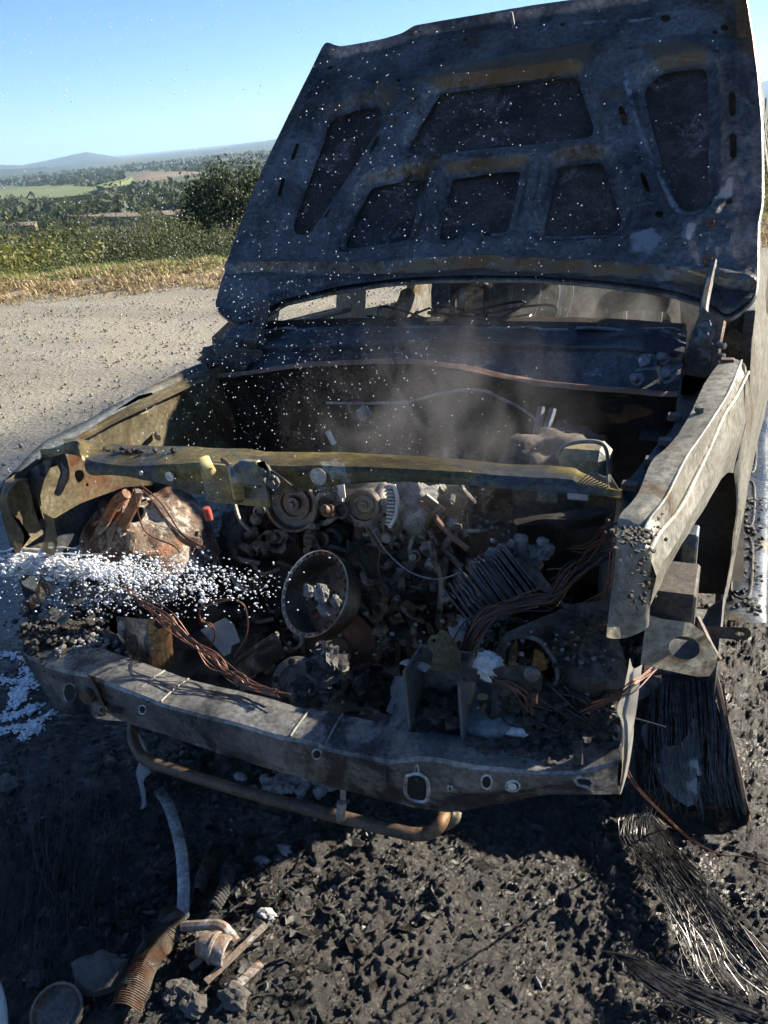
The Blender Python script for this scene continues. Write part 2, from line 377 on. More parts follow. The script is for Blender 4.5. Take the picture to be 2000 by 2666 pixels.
leaf_mat('leaf_dark', (.022, .036, .012), (.062, .078, .026))
leaf_mat('leaf_grey', (.060, .072, .035), (.14, .15, .075))
leaf_mat('leaf_yellow', (.10, .11, .018), (.23, .21, .05))
leaf_mat('grass_green', (.09, .14, .025), (.22, .27, .06), 3)
leaf_mat('grass_dry', (.24, .175, .085), (.50, .40, .22), 4)
plain('bark', (.10, .085, .065), .9, 0, (.22, .19, .15), 8, .6, .02)
plain('soil', (.14, .105, .065), .95, 0, (.26, .20, .13), 3, .6, .05)
plain('forest_floor', (.030, .042, .016), .95, 0, (.085, .092, .038), .03, .3, 2.0)
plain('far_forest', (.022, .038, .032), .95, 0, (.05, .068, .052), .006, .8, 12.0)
plain('field_green', (.075, .105, .03), .95, 0, (.125, .155, .05), .02, .2, .5)
plain('field_brown', (.13, .095, .06), .95, 0, (.19, .145, .095), .02, .2, .5)

# ------------------------------------------------------------------ the setting
RD = np.array([.951, .309]); RN = np.array([-.309, .951]); RC = 8.46
def road_xy(t, s): return RD*t + RN*(RC+s)
def tz(x, y):
    s = RN[0]*x + RN[1]*y - RC
    return float(np.interp(s, [-60, -22, -16, 0, 2.2, 3.5, 8, 20, 60, 200, 600, 1200, 2500, 6000, 14000], [-2, -.9, -.5, -.5, -.25, -.9, -3.4, -6.5, -13, -20, -25.5, -30, -33, -33, -33]))
def polar_terrain():
    rs = np.r_[1.5, np.geomspace(4, 14000, 90)]; azs = np.r_[np.arange(-80, 20, 1.0), np.arange(20, 280, 6.0)]
    V = []; Fc = []; n = len(azs)
    for r in rs:
        for a in azs:
            x = C[0]+r*math.sin(math.radians(a)); y = C[1]+r*math.cos(math.radians(a)); z = tz(x, y)
            s = RN[0]*x+RN[1]*y-RC
            if s > 6: z += fbm((x, y, 0), .02, 3)*min(2.5, (s-6)*.03)
            V.append((x, y, z))
    for i in range(len(rs)-1):
        for k in range(n):
            k2 = (k+1) % n; Fc.append((i*n+k, i*n+k2, (i+1)*n+k2, (i+1)*n+k))
    tag(obj('terrain', V, Fc, 'forest_floor'), 'wooded valley floor falling away beyond the road', kind='structure')
polar_terrain()
def ridge(name, crest, R, base, depth, mat, amp, label):
    """a range of hills at distance R; crest = photograph points of its skyline"""
    xs = np.arange(crest[0][0], crest[-1][0]+1, 12.0); V = []; Fc = []
    prof = [(-1.0, 0.0), (-.55, .30), (-.28, .66), (-.10, .92), (0, 1.0), (.15, .9), (1.0, 0)]
    for x in xs:
        y = np.interp(x, [c[0] for c in crest], [c[1] for c in crest]); d = ray(x, y); d = d/np.hypot(d[0], d[1])
        top = C[2]+d[2]*R
        for k, (o, h) in enumerate(prof):
            r = R+o*depth; z = base+(top-base)*h
            p = [C[0]+d[0]*r, C[1]+d[1]*r, z]
            p[2] += amp*fbm((p[0], p[1], 0), 3.0/depth, 5, 3)*(h > 0) + amp*.35*nz((p[0], p[1], 0), 40.0/depth)*(h > .9); V.append(p)
    n = len(prof)
    for i in range(len(xs)-1):
        for k in range(n-1): Fc.append((i*n+k, (i+1)*n+k, (i+1)*n+k+1, i*n+k+1))
    tag(obj(name, V, Fc, mat), label, kind='structure')
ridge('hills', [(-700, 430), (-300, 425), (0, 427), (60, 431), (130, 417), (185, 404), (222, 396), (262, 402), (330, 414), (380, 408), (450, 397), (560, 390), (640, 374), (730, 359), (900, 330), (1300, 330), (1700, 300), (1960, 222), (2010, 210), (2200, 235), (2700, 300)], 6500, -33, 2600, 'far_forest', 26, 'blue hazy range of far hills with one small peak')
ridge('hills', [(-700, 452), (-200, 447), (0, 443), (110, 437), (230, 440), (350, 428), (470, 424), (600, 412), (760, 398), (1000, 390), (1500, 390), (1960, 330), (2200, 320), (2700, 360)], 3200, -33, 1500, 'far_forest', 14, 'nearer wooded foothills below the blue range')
ridge('hills', [(250, 490), (330, 464), (380, 450), (450, 447), (530, 447), (640, 452), (760, 470), (900, 490)], 1100, -32, 300, 'field_brown', 2, 'low rounded brown ploughed rise in the valley')
def field(name, px, z, mat, label, lift=.0):
    n = max(2, len(px)); P = [at(x, y, Z=z) for x, y in px]
    V = [(p[0], p[1], z) for p in P]; V2 = [(p[0], p[1], z-3) for p in P]; k = len(P)
    Fc = [tuple(range(k))]+[(i, (i+1) % k, k+(i+1) % k, k+i) for i in range(k)]
    tag(obj(name, V+V2, Fc, mat, None, False), label, kind='structure')
field('field', [(-60, 522), (150, 514), (250, 503), (255, 486), (120, 484), (40, 489), (-60, 505)], -22, 'field_green', 'bright green pasture on the far left of the valley')
field('field', [(285, 510), (500, 508), (505, 497), (400, 499), (290, 501)], -21, 'field_green', 'thin green strip of pasture in the middle of the valley')
field('field', [(250, 482), (330, 464), (345, 459), (335, 468), (270, 486)], -18, 'field_green', 'narrow green slope running up the brown rise')
field('field', [(140, 562), (330, 564), (520, 556), (520, 542), (350, 553), (150, 556)], -17.5, 'field_brown', 'thin strip of bare brown soil between the trees')
field('field', [(20, 588), (90, 586), (95, 576), (40, 578)], -16.5, 'field_brown', 'small bare brown clearing on the left between the trees')

def grid_ground(name, xs, ys, fz, mat, label):
    m = len(xs); V = [(x, y, fz(x, y)) for y in ys for x in xs]
    Fc = [(j*m+i, j*m+i+1, (j+1)*m+i+1, (j+1)*m+i) for j in range(len(ys)-1) for i in range(m-1)]
    return tag(obj(name, V, Fc, mat), label, kind='structure')
def road():
    V = []; Fc = []; ts = np.r_[np.arange(-60, -12, 2.0), np.arange(-12, 8, .25), np.arange(8, 60, 2.0)]; ss = np.r_[np.arange(-16, -9, .7), np.arange(-9, .9, .22)]
    for s in ss:
        for t in ts:
            p = road_xy(t, s); z = .02*fbm((p[0], p[1], 0), .9, 4) + .006*fbm((p[0], p[1], 0), 6, 2)
            if s > -.6: z += .05*(s+.6)
            V.append((p[0], p[1], z-.03))
    m = len(ts); Fc = [(j*m+i, j*m+i+1, (j+1)*m+i+1, (j+1)*m+i) for j in range(len(ss)-1) for i in range(m-1)]
    tag(obj('gravel_road', V, Fc, 'gravel'), 'pale gravel road, wet and sooty round the burnt truck', kind='structure')
    V = []; ss = np.arange(0, 4.6, .2)
    for s in ss:
        for t in ts:
            p = road_xy(t, s); h = float(np.interp(s, [0, .3, .8, 1.6, 2.3, 3.2, 4.6], [-.06, .01, .06, .08, .05, -.35, -1.3]))
            V.append((p[0], p[1], h+.06*fbm((p[0], p[1], 0), 1.1, 4)))
    Fc = [(j*m+i, j*m+i+1, (j+1)*m+i+1, (j+1)*m+i) for j in range(len(ss)-1) for i in range(m-1)]
    tag(obj('verge', V, Fc, 'soil'), 'earth bank along the far edge of the road', kind='structure')
road()
def char_z(x, y):
    e = min(x+1.75, 2.1-x, y+1.25, 2.3-y)           # sinks under the road at its edge
    k = max(0, min(1, (e+.10*nz((x, y, 0), 4))/.35))
    h = .042*fbm((x, y, 0), 2.6, 3, 2)+.030*abs(fbm((x, y, 0), 6, 3, 7))+(.007*(2.4*abs(nz((x, y, 0), 15, 1))-.6) + .007*abs(nz((x, y, 0), 38, 4))*2)*max(.15, min(1.2, .6+1.6*nz((x, y, 0), 3.4, 3)))+.0065*nz((x, y, 0), 85, 8)+.006*nz((x, y, 0), 150, 2)
    h *= .85+.35*max(0, min(1, (x+.45)/.5))         # crusty clods in front and to the right, flatter on the left
    return -.045 + k*(.055+h)
grid_ground('ground', np.r_[np.arange(-1.8, -.6, .016), np.arange(-.6, 1.15, .0052), np.arange(1.15, 2.1, .014)], np.r_[np.arange(-.75, -.42, .02), np.arange(-.42, .42, .0052), np.arange(.42, .8, .009), np.arange(.8, 2.3, .016)], char_z, 'char', 'black charred ground in front of the truck, caked in soot and clods')
def scatter_stones(name, n, place, size, mat, label, cat=None, flat=.6, sub=1):
    V0, F0 = ico(sub); mb_v = []; mb_f = []
    for i in range(n):
        x, y, z = place(); r = size*min(2.6, math.exp(random.gauss(0, .55))); R = np.array(Matrix.Rotation(random.uniform(0, 6.3), 3, Vector((random.random(), random.random(), random.random()+.1))))
        P = V0*(1+.2*(RS.rand(len(V0), 1)-.5)*2)*np.array([1, random.uniform(.6, 1), flat])*r
        P = P@R.T+np.array([x, y, z+r*.25]); k = len(mb_v); mb_v += [tuple(p) for p in P]; mb_f += [tuple(a+k for a in f) for f in F0]
    return tag(obj(name, mb_v, mb_f, mat, None, False), label, cat, kind='stuff')
def pl_road():
    while 1:
        t = random.uniform(-9.5, 1.5); s = -8*random.random()**1.2; p = road_xy(t, s)
        if p[0] < -1.7 or p[1] > 3.0: return p[0], p[1], -.02
scatter_stones('road_gravel', 12000, pl_road, .007, 'gravel', 'loose pale stones strewn over the gravel road')
def pl_char():
    while 1:
        x = random.uniform(-1.5, 1.95); y = -.6+2.6*random.random()**1.5
        if abs(x) < .6 and y > .35: continue
        return x, y, char_z(x, y)-.004
scatter_stones('char_crumbs', 24000, pl_char, .0043, 'char', 'black crumbs of char and grit strewn over the burnt ground')
scatter_stones('ash_flakes', 420, pl_char, .006, 'ash_grey', 'grey and white flakes of ash on the burnt ground', flat=.3)

# ---- grass on the bank
def blades(name, n, srange, h, mat, label, lean):
    V = []; Fc = []
    for i in range(n):
        t = random.uniform(-13.5, 6.0); s = random.uniform(*srange); p = road_xy(t, s)
        z = float(np.interp(s, [0, .3, .8, 1.6, 2.3, 3.2, 4.6], [-.06, .01, .06, .08, .05, -.35, -1.3]))+.06*fbm((p[0], p[1], 0), 1.1, 4)-.02
        if nz((p[0], p[1], 0), 1.7, 5) < -.42: continue
        a = random.uniform(0, 6.283); L = h*random.uniform(.4, 1.25)*(1+.6*nz((p[0], p[1], 0), .8)); le = L*random.uniform(*lean); w = .007+.005*random.random()
        dx, dy = math.cos(a), math.sin(a); sx, sy = -dy*w, dx*w; k = len(V); q = np.array([p[0], p[1], z])
        m_ = q+np.array([dx*le*.35, dy*le*.35, L*.62]); e = q+np.array([dx*le, dy*le, L*(1-.35*min(1, le/L))])
        V += [q+[sx, sy, 0], q-[sx, sy, 0], m_+[sx*.8, sy*.8, 0], m_-[sx*.8, sy*.8, 0], e]; Fc += [(k, k+1, k+3, k+2), (k+2, k+3, k+4)]
    tag(obj(name, V, Fc, mat, None, False), label, kind='stuff')
blades('dry_grass', 24000, (.0, 2.0), .14, 'grass_dry', 'dry straw coloured grass on the road bank', (.3, 1.5))
blades('green_grass', 12000, (1.1, 2.9), .13, 'grass_green', 'fresh green grass along the top of the road bank', (.1, .6))

# ---- trees
def crown_mesh(name, R, H, nclump, nleaf, ls, mat, seed, lobk=1.0):
    rnd = random.Random(seed); V = []; Fc = []
    for c in range(nclump):
        th = rnd.uniform(0, 6.283); ph = math.acos(rnd.uniform(-.75, 1)); k = rnd.uniform(.45, 1.0)**.6
        lob = 1+lobk*(.28*math.sin(3*th+seed)+.2*math.sin(5*ph+seed*2))
        cx, cy, cz = R*k*lob*math.sin(ph)*math.cos(th), R*k*lob*math.sin(ph)*math.sin(th), H*.56+H*.44*k*math.cos(ph)
        cr = R*rnd.uniform(.16, .30)
        for l in range(nleaf):
            g = [rnd.gauss(0, .55) for _ in range(3)]; p = np.array([cx+g[0]*cr, cy+g[1]*cr, cz+g[2]*cr*.75])
            nrm = Vector((g[0]+rnd.gauss(0, .7), g[1]+rnd.gauss(0, .7), g[2]+.5+rnd.gauss(0, .7))); u, w, a = frame(nrm if nrm.length > .01 else (0, 0, 1))
            s = ls*rnd.uniform(.6, 1.4); an = rnd.uniform(0, 6.28); uu = (u*math.cos(an)+w*math.sin(an))*s; ww = (w*math.cos(an)-u*math.sin(an))*s*.5
            i = len(V); V += [p-uu, p+ww, p+uu, p-ww]; Fc.append((i, i+1, i+2, i+3))
    me = bpy.data.meshes.new(name); me.from_pydata([tuple(v) for v in V], [], Fc); me.materials.append(MATS[mat])
    nl = len(Fc)
    return me
def trunk_mesh(name, H, r, seed, mat='bark'):
    rnd = random.Random(seed); mb = MB(); lean = rnd.uniform(-.12, .12)*H
    mb.add(*g_tube([(0, 0, -.3), (lean*.3, 0, H*.3), (lean, lean*.4, H*.75)], [r, r*.8, r*.6, r*.35], 7))
    for k in range(6):
        z = H*rnd.uniform(.25, .55); a = rnd.uniform(0, 6.28); L = H*rnd.uniform(.2, .38)
        mb.add(*g_tube([(lean*.6, 0, z), (math.cos(a)*L*.5, math.sin(a)*L*.5, z+L*.5), (math.cos(a)*L, math.sin(a)*L, z+L*.9)], [r*.45, r*.3, r*.15], 5))
    me = bpy.data.meshes.new(name); me.from_pydata(mb.v, [], mb.f); me.materials.append(MATS[mat]); return me
CR = {}
for i, mt in enumerate(['leaf_olive', 'leaf_dark', 'leaf_grey', 'leaf_yellow']):
    for j in range(2): CR[(mt, j)] = crown_mesh('crown', 1.0, 2.2, 90, 120, .023, mt, 11+i*3+j)
CRL = {mt: crown_mesh('crown', 1.0, 2.0, 30, 34, .062, mt, 40+i) for i, mt in enumerate(['leaf_olive', 'leaf_dark', 'leaf_grey', 'leaf_yellow'])}
TR = [trunk_mesh('trunk', 2.2, .075, k) for k in range(3)]
def tree(name, pos, scale, mt, label, group, j=0, sx=1.0, rz=None):
    e = empty(name, tuple(pos)); tag(e, label, 'tree', group); e.rotation_euler.z = random.uniform(0, 6.3) if rz is None else rz
    e.scale = (scale*sx, scale*sx, scale)
    for nm, me in (('crown', CR[(mt, j)]), ('trunk', TR[random.randrange(3)])):
        o = bpy.data.objects.new(nm, me); COL.objects.link(o); o.parent = e
    return e
# the big round tree by the bonnet, made of its own larger crown
bigc = crown_mesh('crown', 1.0, 2.0, 320, 120, .027, 'leaf_dark', 77, lobk=.2)
CR[('big', 0)] = bigc
def by_px(x, ytop, D, H):
    """tree whose top is seen at pixel (x, ytop), D metres off, H metres tall"""
    d = ray(x, ytop); d = d/np.hypot(d[0], d[1]); return np.array([C[0]+d[0]*D, C[1]+d[1]*D, C[2]+d[2]*D-H])
p = by_px(603, 416, 46, 8.9)
tree('round_tree', p, 4.3, 'big', 'tall round dense tree right beside the raised bonnet', None, 0, .72)
NEAR = [  # x, y of the top, distance, height, width factor, leaves, variant, label
 (30, 612, 17, 4.2, 1.0, 'leaf_yellow', 0, 'yellow green bush at the left edge of the photograph behind the bank'),
 (-60, 585, 22, 5.0, 1.0, 'leaf_olive', 1, 'olive tree cut off by the left edge, behind the yellow bush'),
 (150, 575, 27, 5.0, .95, 'leaf_olive', 0, 'broad olive tree standing just right of the yellow bush'),
 (235, 585, 26, 4.6, .8, 'leaf_dark', 0, 'dark narrow tree between the olive tree and the pale feathery one'),
 (285, 560, 24, 4.6, .7, 'leaf_grey', 0, 'pale feathery grey tree in the middle of the left trees'),
 (345, 575, 25, 4.6, .75, 'leaf_dark', 1, 'dark tree right of the pale feathery grey one'),
 (400, 582, 24, 4.4, .8, 'leaf_grey', 1, 'grey green tree left of the large round tree'),
 (450, 552, 30, 5.0, .85, 'leaf_olive', 1, 'olive tree leaning against the left flank of the round tree'),
 (520, 592, 22, 4.2, .8, 'leaf_dark', 0, 'dark shrubby tree in front of the large round tree'),
 (585, 565, 24, 4.4, .8, 'leaf_grey', 0, 'grey tree in front of the round tree, nearest the bonnet'),
 (100, 660, 15, 3.0, 1.0, 'leaf_olive', 1, 'low olive bush behind the bank, right of the yellow bush'),
 (200, 668, 15, 2.8, 1.0, 'leaf_grey', 1, 'low grey bush close behind the bank on the left'),
 (300, 655, 15, 2.8, .9, 'leaf_dark', 1, 'low dark bush behind the bank, below the pale feathery tree'),
 (390, 662, 15, 2.6, .9, 'leaf_olive', 0, 'low olive bush behind the bank in the middle'),
 (470, 650, 15, 2.6, .9, 'leaf_dark', 0, 'low dark bush behind the bank below the round tree'),
 (560, 650, 15, 2.5, .9, 'leaf_grey', 0, 'low grey bush behind the bank nearest the bonnet'),
 (2010, 395, 26, 5.0, 1.0, 'leaf_olive', 1, 'olive tree at the right edge behind the wire fence'),
 (2080, 330, 34, 7.0, .9, 'leaf_dark', 0, 'dark tree cut off by the right edge behind the fence'),
 (1945, 440, 20, 3.0, .9, 'leaf_yellow', 1, 'yellow green bush behind the fence right of the bonnet'),
]
for x, y, D, H, sx, mt, j, lab in NEAR:
    tree('bush' if H < 3.2 else 'tree', by_px(x, y, D, H), H/2.2, mt, lab, None, j, sx)
bare = empty('bare_tree', tuple(by_px(1990, 255, 60, 9)+np.array([0, 0, 0])))
tag(bare, 'bare leafless tree above the fence at the right edge', 'tree')
mb = MB(); rr = random.Random(3)
mb.add(*g_tube([(0, 0, 0), (.2, 0, 4), (.1, 0, 9)], [.16, .12, .05], 6))
for k in range(16):
    z = rr.uniform(2.5, 8); a = rr.uniform(0, 6.3); L = rr.uniform(1, 2.4)
    mb.add(*g_tube([(.15, 0, z), (math.cos(a)*L*.5, math.sin(a)*L*.5, z+L*.6), (math.cos(a)*L, math.sin(a)*L, z+L*1.2)], [.05, .035, .015], 4))
mb.build('branches', 'bark', bare)
# trees of the valley, each on its own, sharing crowns
rr = random.Random(9); cnt = 0
while cnt < 230:
    D = math.exp(rr.uniform(math.log(48), math.log(520))); x = rr.uniform(-60, 640)
    d = ray(x, 500); d = d/np.hypot(d[0], d[1]); px_, py_ = C[0]+d[0]*D, C[1]+d[1]*D
    if D > 200 and fbm((px_, py_, 0), .012, 2, 5) < -.05: continue
    H = rr.uniform(4.5, 8.5)*(1 if D > 90 else .8); mt = rr.choice(['leaf_olive', 'leaf_dark', 'leaf_dark', 'leaf_grey'])
    o = bpy.data.objects.new('valley_tree', CRL[mt]); COL.objects.link(o)
    o.location = (px_, py_, tz(px_, py_)-.08*H); o.scale = (H*.42*rr.uniform(.8, 1.2),)*2+(H*.5,); o.rotation_euler.z = rr.uniform(0, 6.3)
    far_ = 'far off' if D > 180 else 'in the nearer woods'; tag(o, {'leaf_olive': 'small olive green', 'leaf_dark': 'small dark green', 'leaf_grey': 'small grey green'}[mt]+' tree '+far_+' on the valley floor', 'tree', mt.split('_')[1]+' trees '+far_+' in the valley'); cnt += 1
mbv = []; mbf = []; rr = random.Random(21); V0, F0 = ico(1)
for i in range(5200):
    D = math.exp(rr.uniform(math.log(330), math.log(2600))); x = rr.uniform(-80, 760); d = ray(x, 500); d = d/np.hypot(d[0], d[1]); x_, y_ = C[0]+d[0]*D, C[1]+d[1]*D
    if fbm((x_, y_, 0), .006, 3, 8) < -.02: continue
    pz = tz(x_, y_)
    q = (x_-C[0], y_-C[1]); az = None
    pp = np.array([x_, y_, pz+3])-C; sx = 1000+F*(pp@rt)/(pp@fw); sy = 1333-F*(pp@up)/(pp@fw)
    if -80 < sx < 262 and 480 < sy < 524: continue
    if 320 < sx < 560 and 444 < sy < 482: continue
    h = rr.uniform(4, 8); n_ = 26 if D < 900 else 14
    Q = RS.normal(0, .5, (n_, 3))*np.array([h*.6, h*.6, h*.5])+np.array([x_, y_, pz+h*.45]); U1 = RS.normal(0, 1, (n_, 3)); U2 = RS.normal(0, 1, (n_, 3)); sz = h*(.13 if D < 900 else .2)
    for q, u, w in zip(Q, U1, U2): k = len(mbv); mbv += [q-u*sz, q+w*sz, q+u*sz, q-w*sz]; mbf.append((k, k+1, k+2, k+3))
tag(obj('far_wood', mbv, mbf, 'leaf_dark', None, False), 'far dark woods spread across the valley', kind='stuff')
# wire fence at the right edge
fence = empty('wire_fence', (road_xy(1.2, 1.7)[0], road_xy(1.2, 1.7)[1], 0)); tag(fence, 'post and wire fence on the bank at the right edge', 'fence')
fo = np.array(fence.location)
def fpt(t, s, z): q = road_xy(t, s); return np.array([q[0], q[1], z])-fo
for t in (.2, 3.4, 6.6): tube('post', [fpt(t, 2.9, -.6), fpt(t, 2.9, 1.1)], .05, 'bark', fence, 7, n=2)
for z in (.35, .62, .88, 1.14): tube('wire', [fpt(.2, 2.9, z), fpt(3.4, 2.9, z), fpt(6.6, 2.9, z)], .006, 'grey_wire', fence, 4)
# ------------------------------------------------------------------ the burnt truck
truck = empty('burnt_truck', (0, 1.5, 0))
tag(truck, 'burnt out truck, stripped to bare metal, with its bonnet folded up', 'truck')
truck.location = (0, 0, 0)
T = truck
# ---- bonnet, folded back past upright; (u, v) = across, up its slope
BO = np.array([0, 1.173, 1.056]); BV = np.array([0, .783, .801]); BV /= np.linalg.norm(BV); BN = np.array([0, -BV[2], BV[1]]); BU = np.array([1., 0, 0])
def buv(q): p = atp(q[0], q[1], BN, BN@BO)-BO; return np.array([p@BU, p@BV])
BOUT = [(856, 118), (872, 124), (892, 130), (1000, 106), (1054, 90), (1078, 71), (1338, 24), (1506, 0), (1720, -28), (1905, -48), (1938, -35), (1941, 0), (1958, 110), (1971, 211), (1980, 320), (1982, 422), (1982, 530), (1971, 582), (1970, 680), (1968, 754), (1959, 784), (1925, 812), (1892, 832), (1868, 815), (1832, 790), (1775, 770), (1711, 754), (1543, 731), (1390, 720), (1241, 718), (1100, 722), (1000, 731), (880, 750), (742, 785), (700, 810), (665, 838), (632, 850), (596, 832), (567, 806), (594, 710), (621, 627), (655, 540), (693, 446), (760, 306), (832, 157), (845, 128)]
BOPEN = [
 [(868, 308), (930, 282), (977, 272), (995, 288), (989, 320), (905, 455), (808, 603), (785, 610), (766, 606), (761, 585), (800, 480), (844, 362), (852, 325)],
 [(1151, 235), (1320, 212), (1490, 192), (1505, 205), (1546, 326), (1540, 347), (1512, 353), (1300, 375), (1078, 396), (1057, 386), (1100, 310), (1140, 243)],
 [(964, 482), (1097, 457), (1067, 618), (905, 643), (896, 632), (925, 560)],
 [(1175, 457), (1356, 434), (1322, 597), (1275, 601), (1272, 586), (1186, 592), (1180, 612), (1136, 618)],
 [(1453, 425), (1555, 416), (1572, 425), (1618, 567), (1612, 590), (1590, 605), (1410, 610)],
 [(1676, 241), (1690, 215), (1724, 185), (1830, 174), (1842, 190), (1846, 360), (1843, 510), (1828, 538), (1800, 550), (1772, 542), (1755, 515), (1700, 340)]]
BSLOT = [((1905, 262), (1906, 314), 9), ((1908, 371), (1908, 424), 9), ((1618, 300), (1631, 340), 7), ((1675, 477), (1688, 518), 7), ((1314, 388), (1370, 383), 5), ((1443, 376), (1502, 371), 5), ((1064, 417), (1115, 411), 5), ((785, 393), (772, 430), 5), ((749, 484), (738, 524), 5), ((990, 373), (972, 411), 5), ((872, 540), (857, 578), 5)]
BHOLE = [((1898, 541), 10), ((1718, 574), 11), ((1219, 400), 7), ((1733, 54), 13), ((1886, 78), 11), ((1464, 63), 7), ((1212, 103), 6), ((862, 180), 8), ((1862, 92), 7), ((1043, 223), 6), ((810, 630), 6), ((1643, 143), 5), ((860, 235), 6), ((1145, 101), 4), ((1435, 45), 4), ((1555, 37), 4)]
def bonnet():
    out = smooth_poly([buv(q) for q in BOUT], 2)
    opens = [smooth_poly([buv(q) for q in o], 2) for o in BOPEN]
    small = [[buv(q) for q in slot(a, b, w)] for a, b, w in BSLOT] + [[buv(q) for q in ell(c, r, r*.75, 10)] for c, r in BHOLE]
    V2, Tr = holed(out, opens+small, .0125)
    do = np.min([polydist(V2, o) for o in opens], axis=0); de = polydist(V2, out)
    ss = lambda x: np.clip(x, 0, 1)**2*(3-2*np.clip(x, 0, 1))
    h = .004+.036*ss((do-.012)/.028)*(.55+.45*ss((de-.010)/.12))
    # front edge band: a step running across below the leading edge
    stp = np.array([buv(q) for q in [(700, 330), (880, 240), (1050, 205), (1300, 158), (1560, 118), (1800, 112), (1960, 120)]])
    vs = np.interp(V2[:, 0], stp[:, 0], stp[:, 1]); h -= .018*ss((V2[:, 1]-vs+.01)/.035)*ss((de-.01)/.03)
    rear = np.array([buv(q) for q in [(560, 700), (800, 700), (1000, 690), (1250, 676), (1500, 690), (1700, 705), (1960, 740)]])
    vr = np.interp(V2[:, 0], rear[:, 0], rear[:, 1]); h += .014*np.exp(-((V2[:, 1]-vr)/.012)**2)-.010*np.exp(-((V2[:, 1]-vr+.03)/.014)**2)
    for a, b, dep, w in [((1140, 440), (1080, 640), -.010, .008), ((1120, 440), (1062, 640), .007, .007), ((1410, 425), (1375, 625), -.010, .008), ((1432, 425), (1395, 625), .007, .007), ((1620, 235), (1690, 560), .012, .012), ((1880, 170), (1885, 560), -.008, .012), ((1935, 130), (1945, 740), .003, .010), ((700, 520), (830, 230), .010, .010)]:
        a, b = buv(a), buv(b); ab = b-a; t = np.clip(((V2-a)@ab)/(ab@ab), 0, 1); h += dep*np.exp(-(np.linalg.norm(V2-(a+t[:, None]*ab), axis=1)/w)**2)
    V = []
    for p, hh in zip(V2, h):
        q = BO+BU*p[0]+BV*p[1]; n_ = .004*fbm(q, 7, 3)+.0022*fbm(q, 30, 2, 4)
        V.append(q+BN*(hh+n_-.020*(1-(p[0]/.85)**2)))
    t0 = Tr[0]
    if np.cross(V[t0[1]]-V[t0[0]], V[t0[2]]-V[t0[0]])@BN < 0: Tr = Tr[:, ::-1]
    Vs, Fs = solid(V, [tuple(int(i) for i in t) for t in Tr], .0025)
    b = obj('bonnet', Vs, Fs, 'bonnet_under', T, True, 45)
    PV = np.array([[(np.array(v)-BO)@BU, (np.array(v)-BO)@BV] for v in Vs])
    def soft(polys, w):
        r = np.zeros(len(PV))
        for px in polys:
            P = [buv(q) for q in px]; d = polydist(PV, P); r = np.maximum(r, np.where(inpoly(PV, P), 1, np.clip(1-d/w, 0, 1)))
        return r
    def near(lines, w):
        r = np.zeros(len(PV))
        for px in lines:
            P = [buv(q) for q in px]
            for a, c in zip(P[:-1], P[1:]):
                ab = c-a; t = np.clip(((PV-a)@ab)/(ab@ab), 0, 1); r = np.maximum(r, np.clip(1-np.linalg.norm(PV-(a+t[:, None]*ab), axis=1)/w, 0, 1))
        return r
    tan_ = soft([[(1085, 222), (1300, 165), (1535, 122), (1535, 150), (1520, 180), (1300, 205), (1150, 228)], [(1675, 140), (1760, 125), (1838, 145), (1830, 168), (1720, 178)], [(1565, 255), (1620, 252), (1615, 268), (1570, 268)], [(990, 715), (1100, 690), (1300, 676), (1500, 690), (1690, 712), (1640, 722), (1300, 705), (1100, 712)], [(985, 225), (1040, 240), (1020, 300), (1000, 270)], [(1100, 436), (1370, 418), (1370, 428), (1110, 446)], [(1745, 735), (1830, 720), (1830, 765), (1780, 762)], [(1010, 320), (1050, 322), (1050, 332), (1012, 332)]], .022)
    ash_ = near([[(1628, 205), (1650, 300), (1690, 400), (1725, 480), (1760, 545), (1800, 560), (1850, 545), (1890, 510)], [(1510, 60), (1580, 58)], [(1640, 60), (1700, 55)]], .022)+soft([[(1640, 630), (1700, 610), (1725, 640), (1690, 670), (1650, 660)], [(1785, 600), (1815, 595), (1800, 640), (1780, 630)], [(1870, 520), (1905, 480), (1900, 530)]], .015)
    for nm, val in (('scorch', tan_), ('ash', np.clip(ash_, 0, 1))):
        at_ = b.data.attributes.new(nm, 'FLOAT', 'POINT'); at_.data.foreach_set('value', val.astype(np.float32))
    b['label'] = 'underside of the raised bonnet, blue grey burnt steel with cut-outs'
    # outer skin behind, with a hem folded round the edge
    V2, Tr = holed(out, [], .03); V = []
    for p in V2:
        q = BO+BU*p[0]+BV*p[1]; n_ = .006*fbm(q, 6, 3, 9)
        V.append(q+BN*(-.011+n_*.4-.020*(1-(p[0]/.85)**2)))
    if np.cross(V[Tr[0][1]]-V[Tr[0][0]], V[Tr[0][2]]-V[Tr[0][0]])@BN < 0: Tr = Tr[:, ::-1]
    Vs, Fs = solid(V, [tuple(int(i) for i in t) for t in Tr], .0015)
    obj('outer_skin', Vs, Fs, 'bonnet_skin', b, True, 45)
    E = [BO+BU*p[0]+BV*p[1]+BN*(-.003-.020*(1-(p[0]/.85)**2)+.003*nz((p[0], p[1], 0), 20)) for p in out]; E.append(E[0])
    MB().add(*g_tube(E, .0075, 6, n=0, cap=False)).build('folded_hem', 'bonnet_under', b)
    def bp(q, h): p = buv(q); return BO+BU*p[0]+BV*p[1]+BN*(h-.020*(1-(p[0]/.85)**2))
    # raised tan gussets pressed along the right edge, hinge leaf and its bolts
    hp = [bp((1838, 585), .036), bp((1872, 583), .036), bp((1866, 700), .036), bp((1828, 712), .036)]
    V, Fc = solid([hp[0], hp[1], hp[2], hp[3]], [(0, 3, 2, 1)], .005); obj('hinge_leaf', V, Fc, 'dark_metal', b, False)
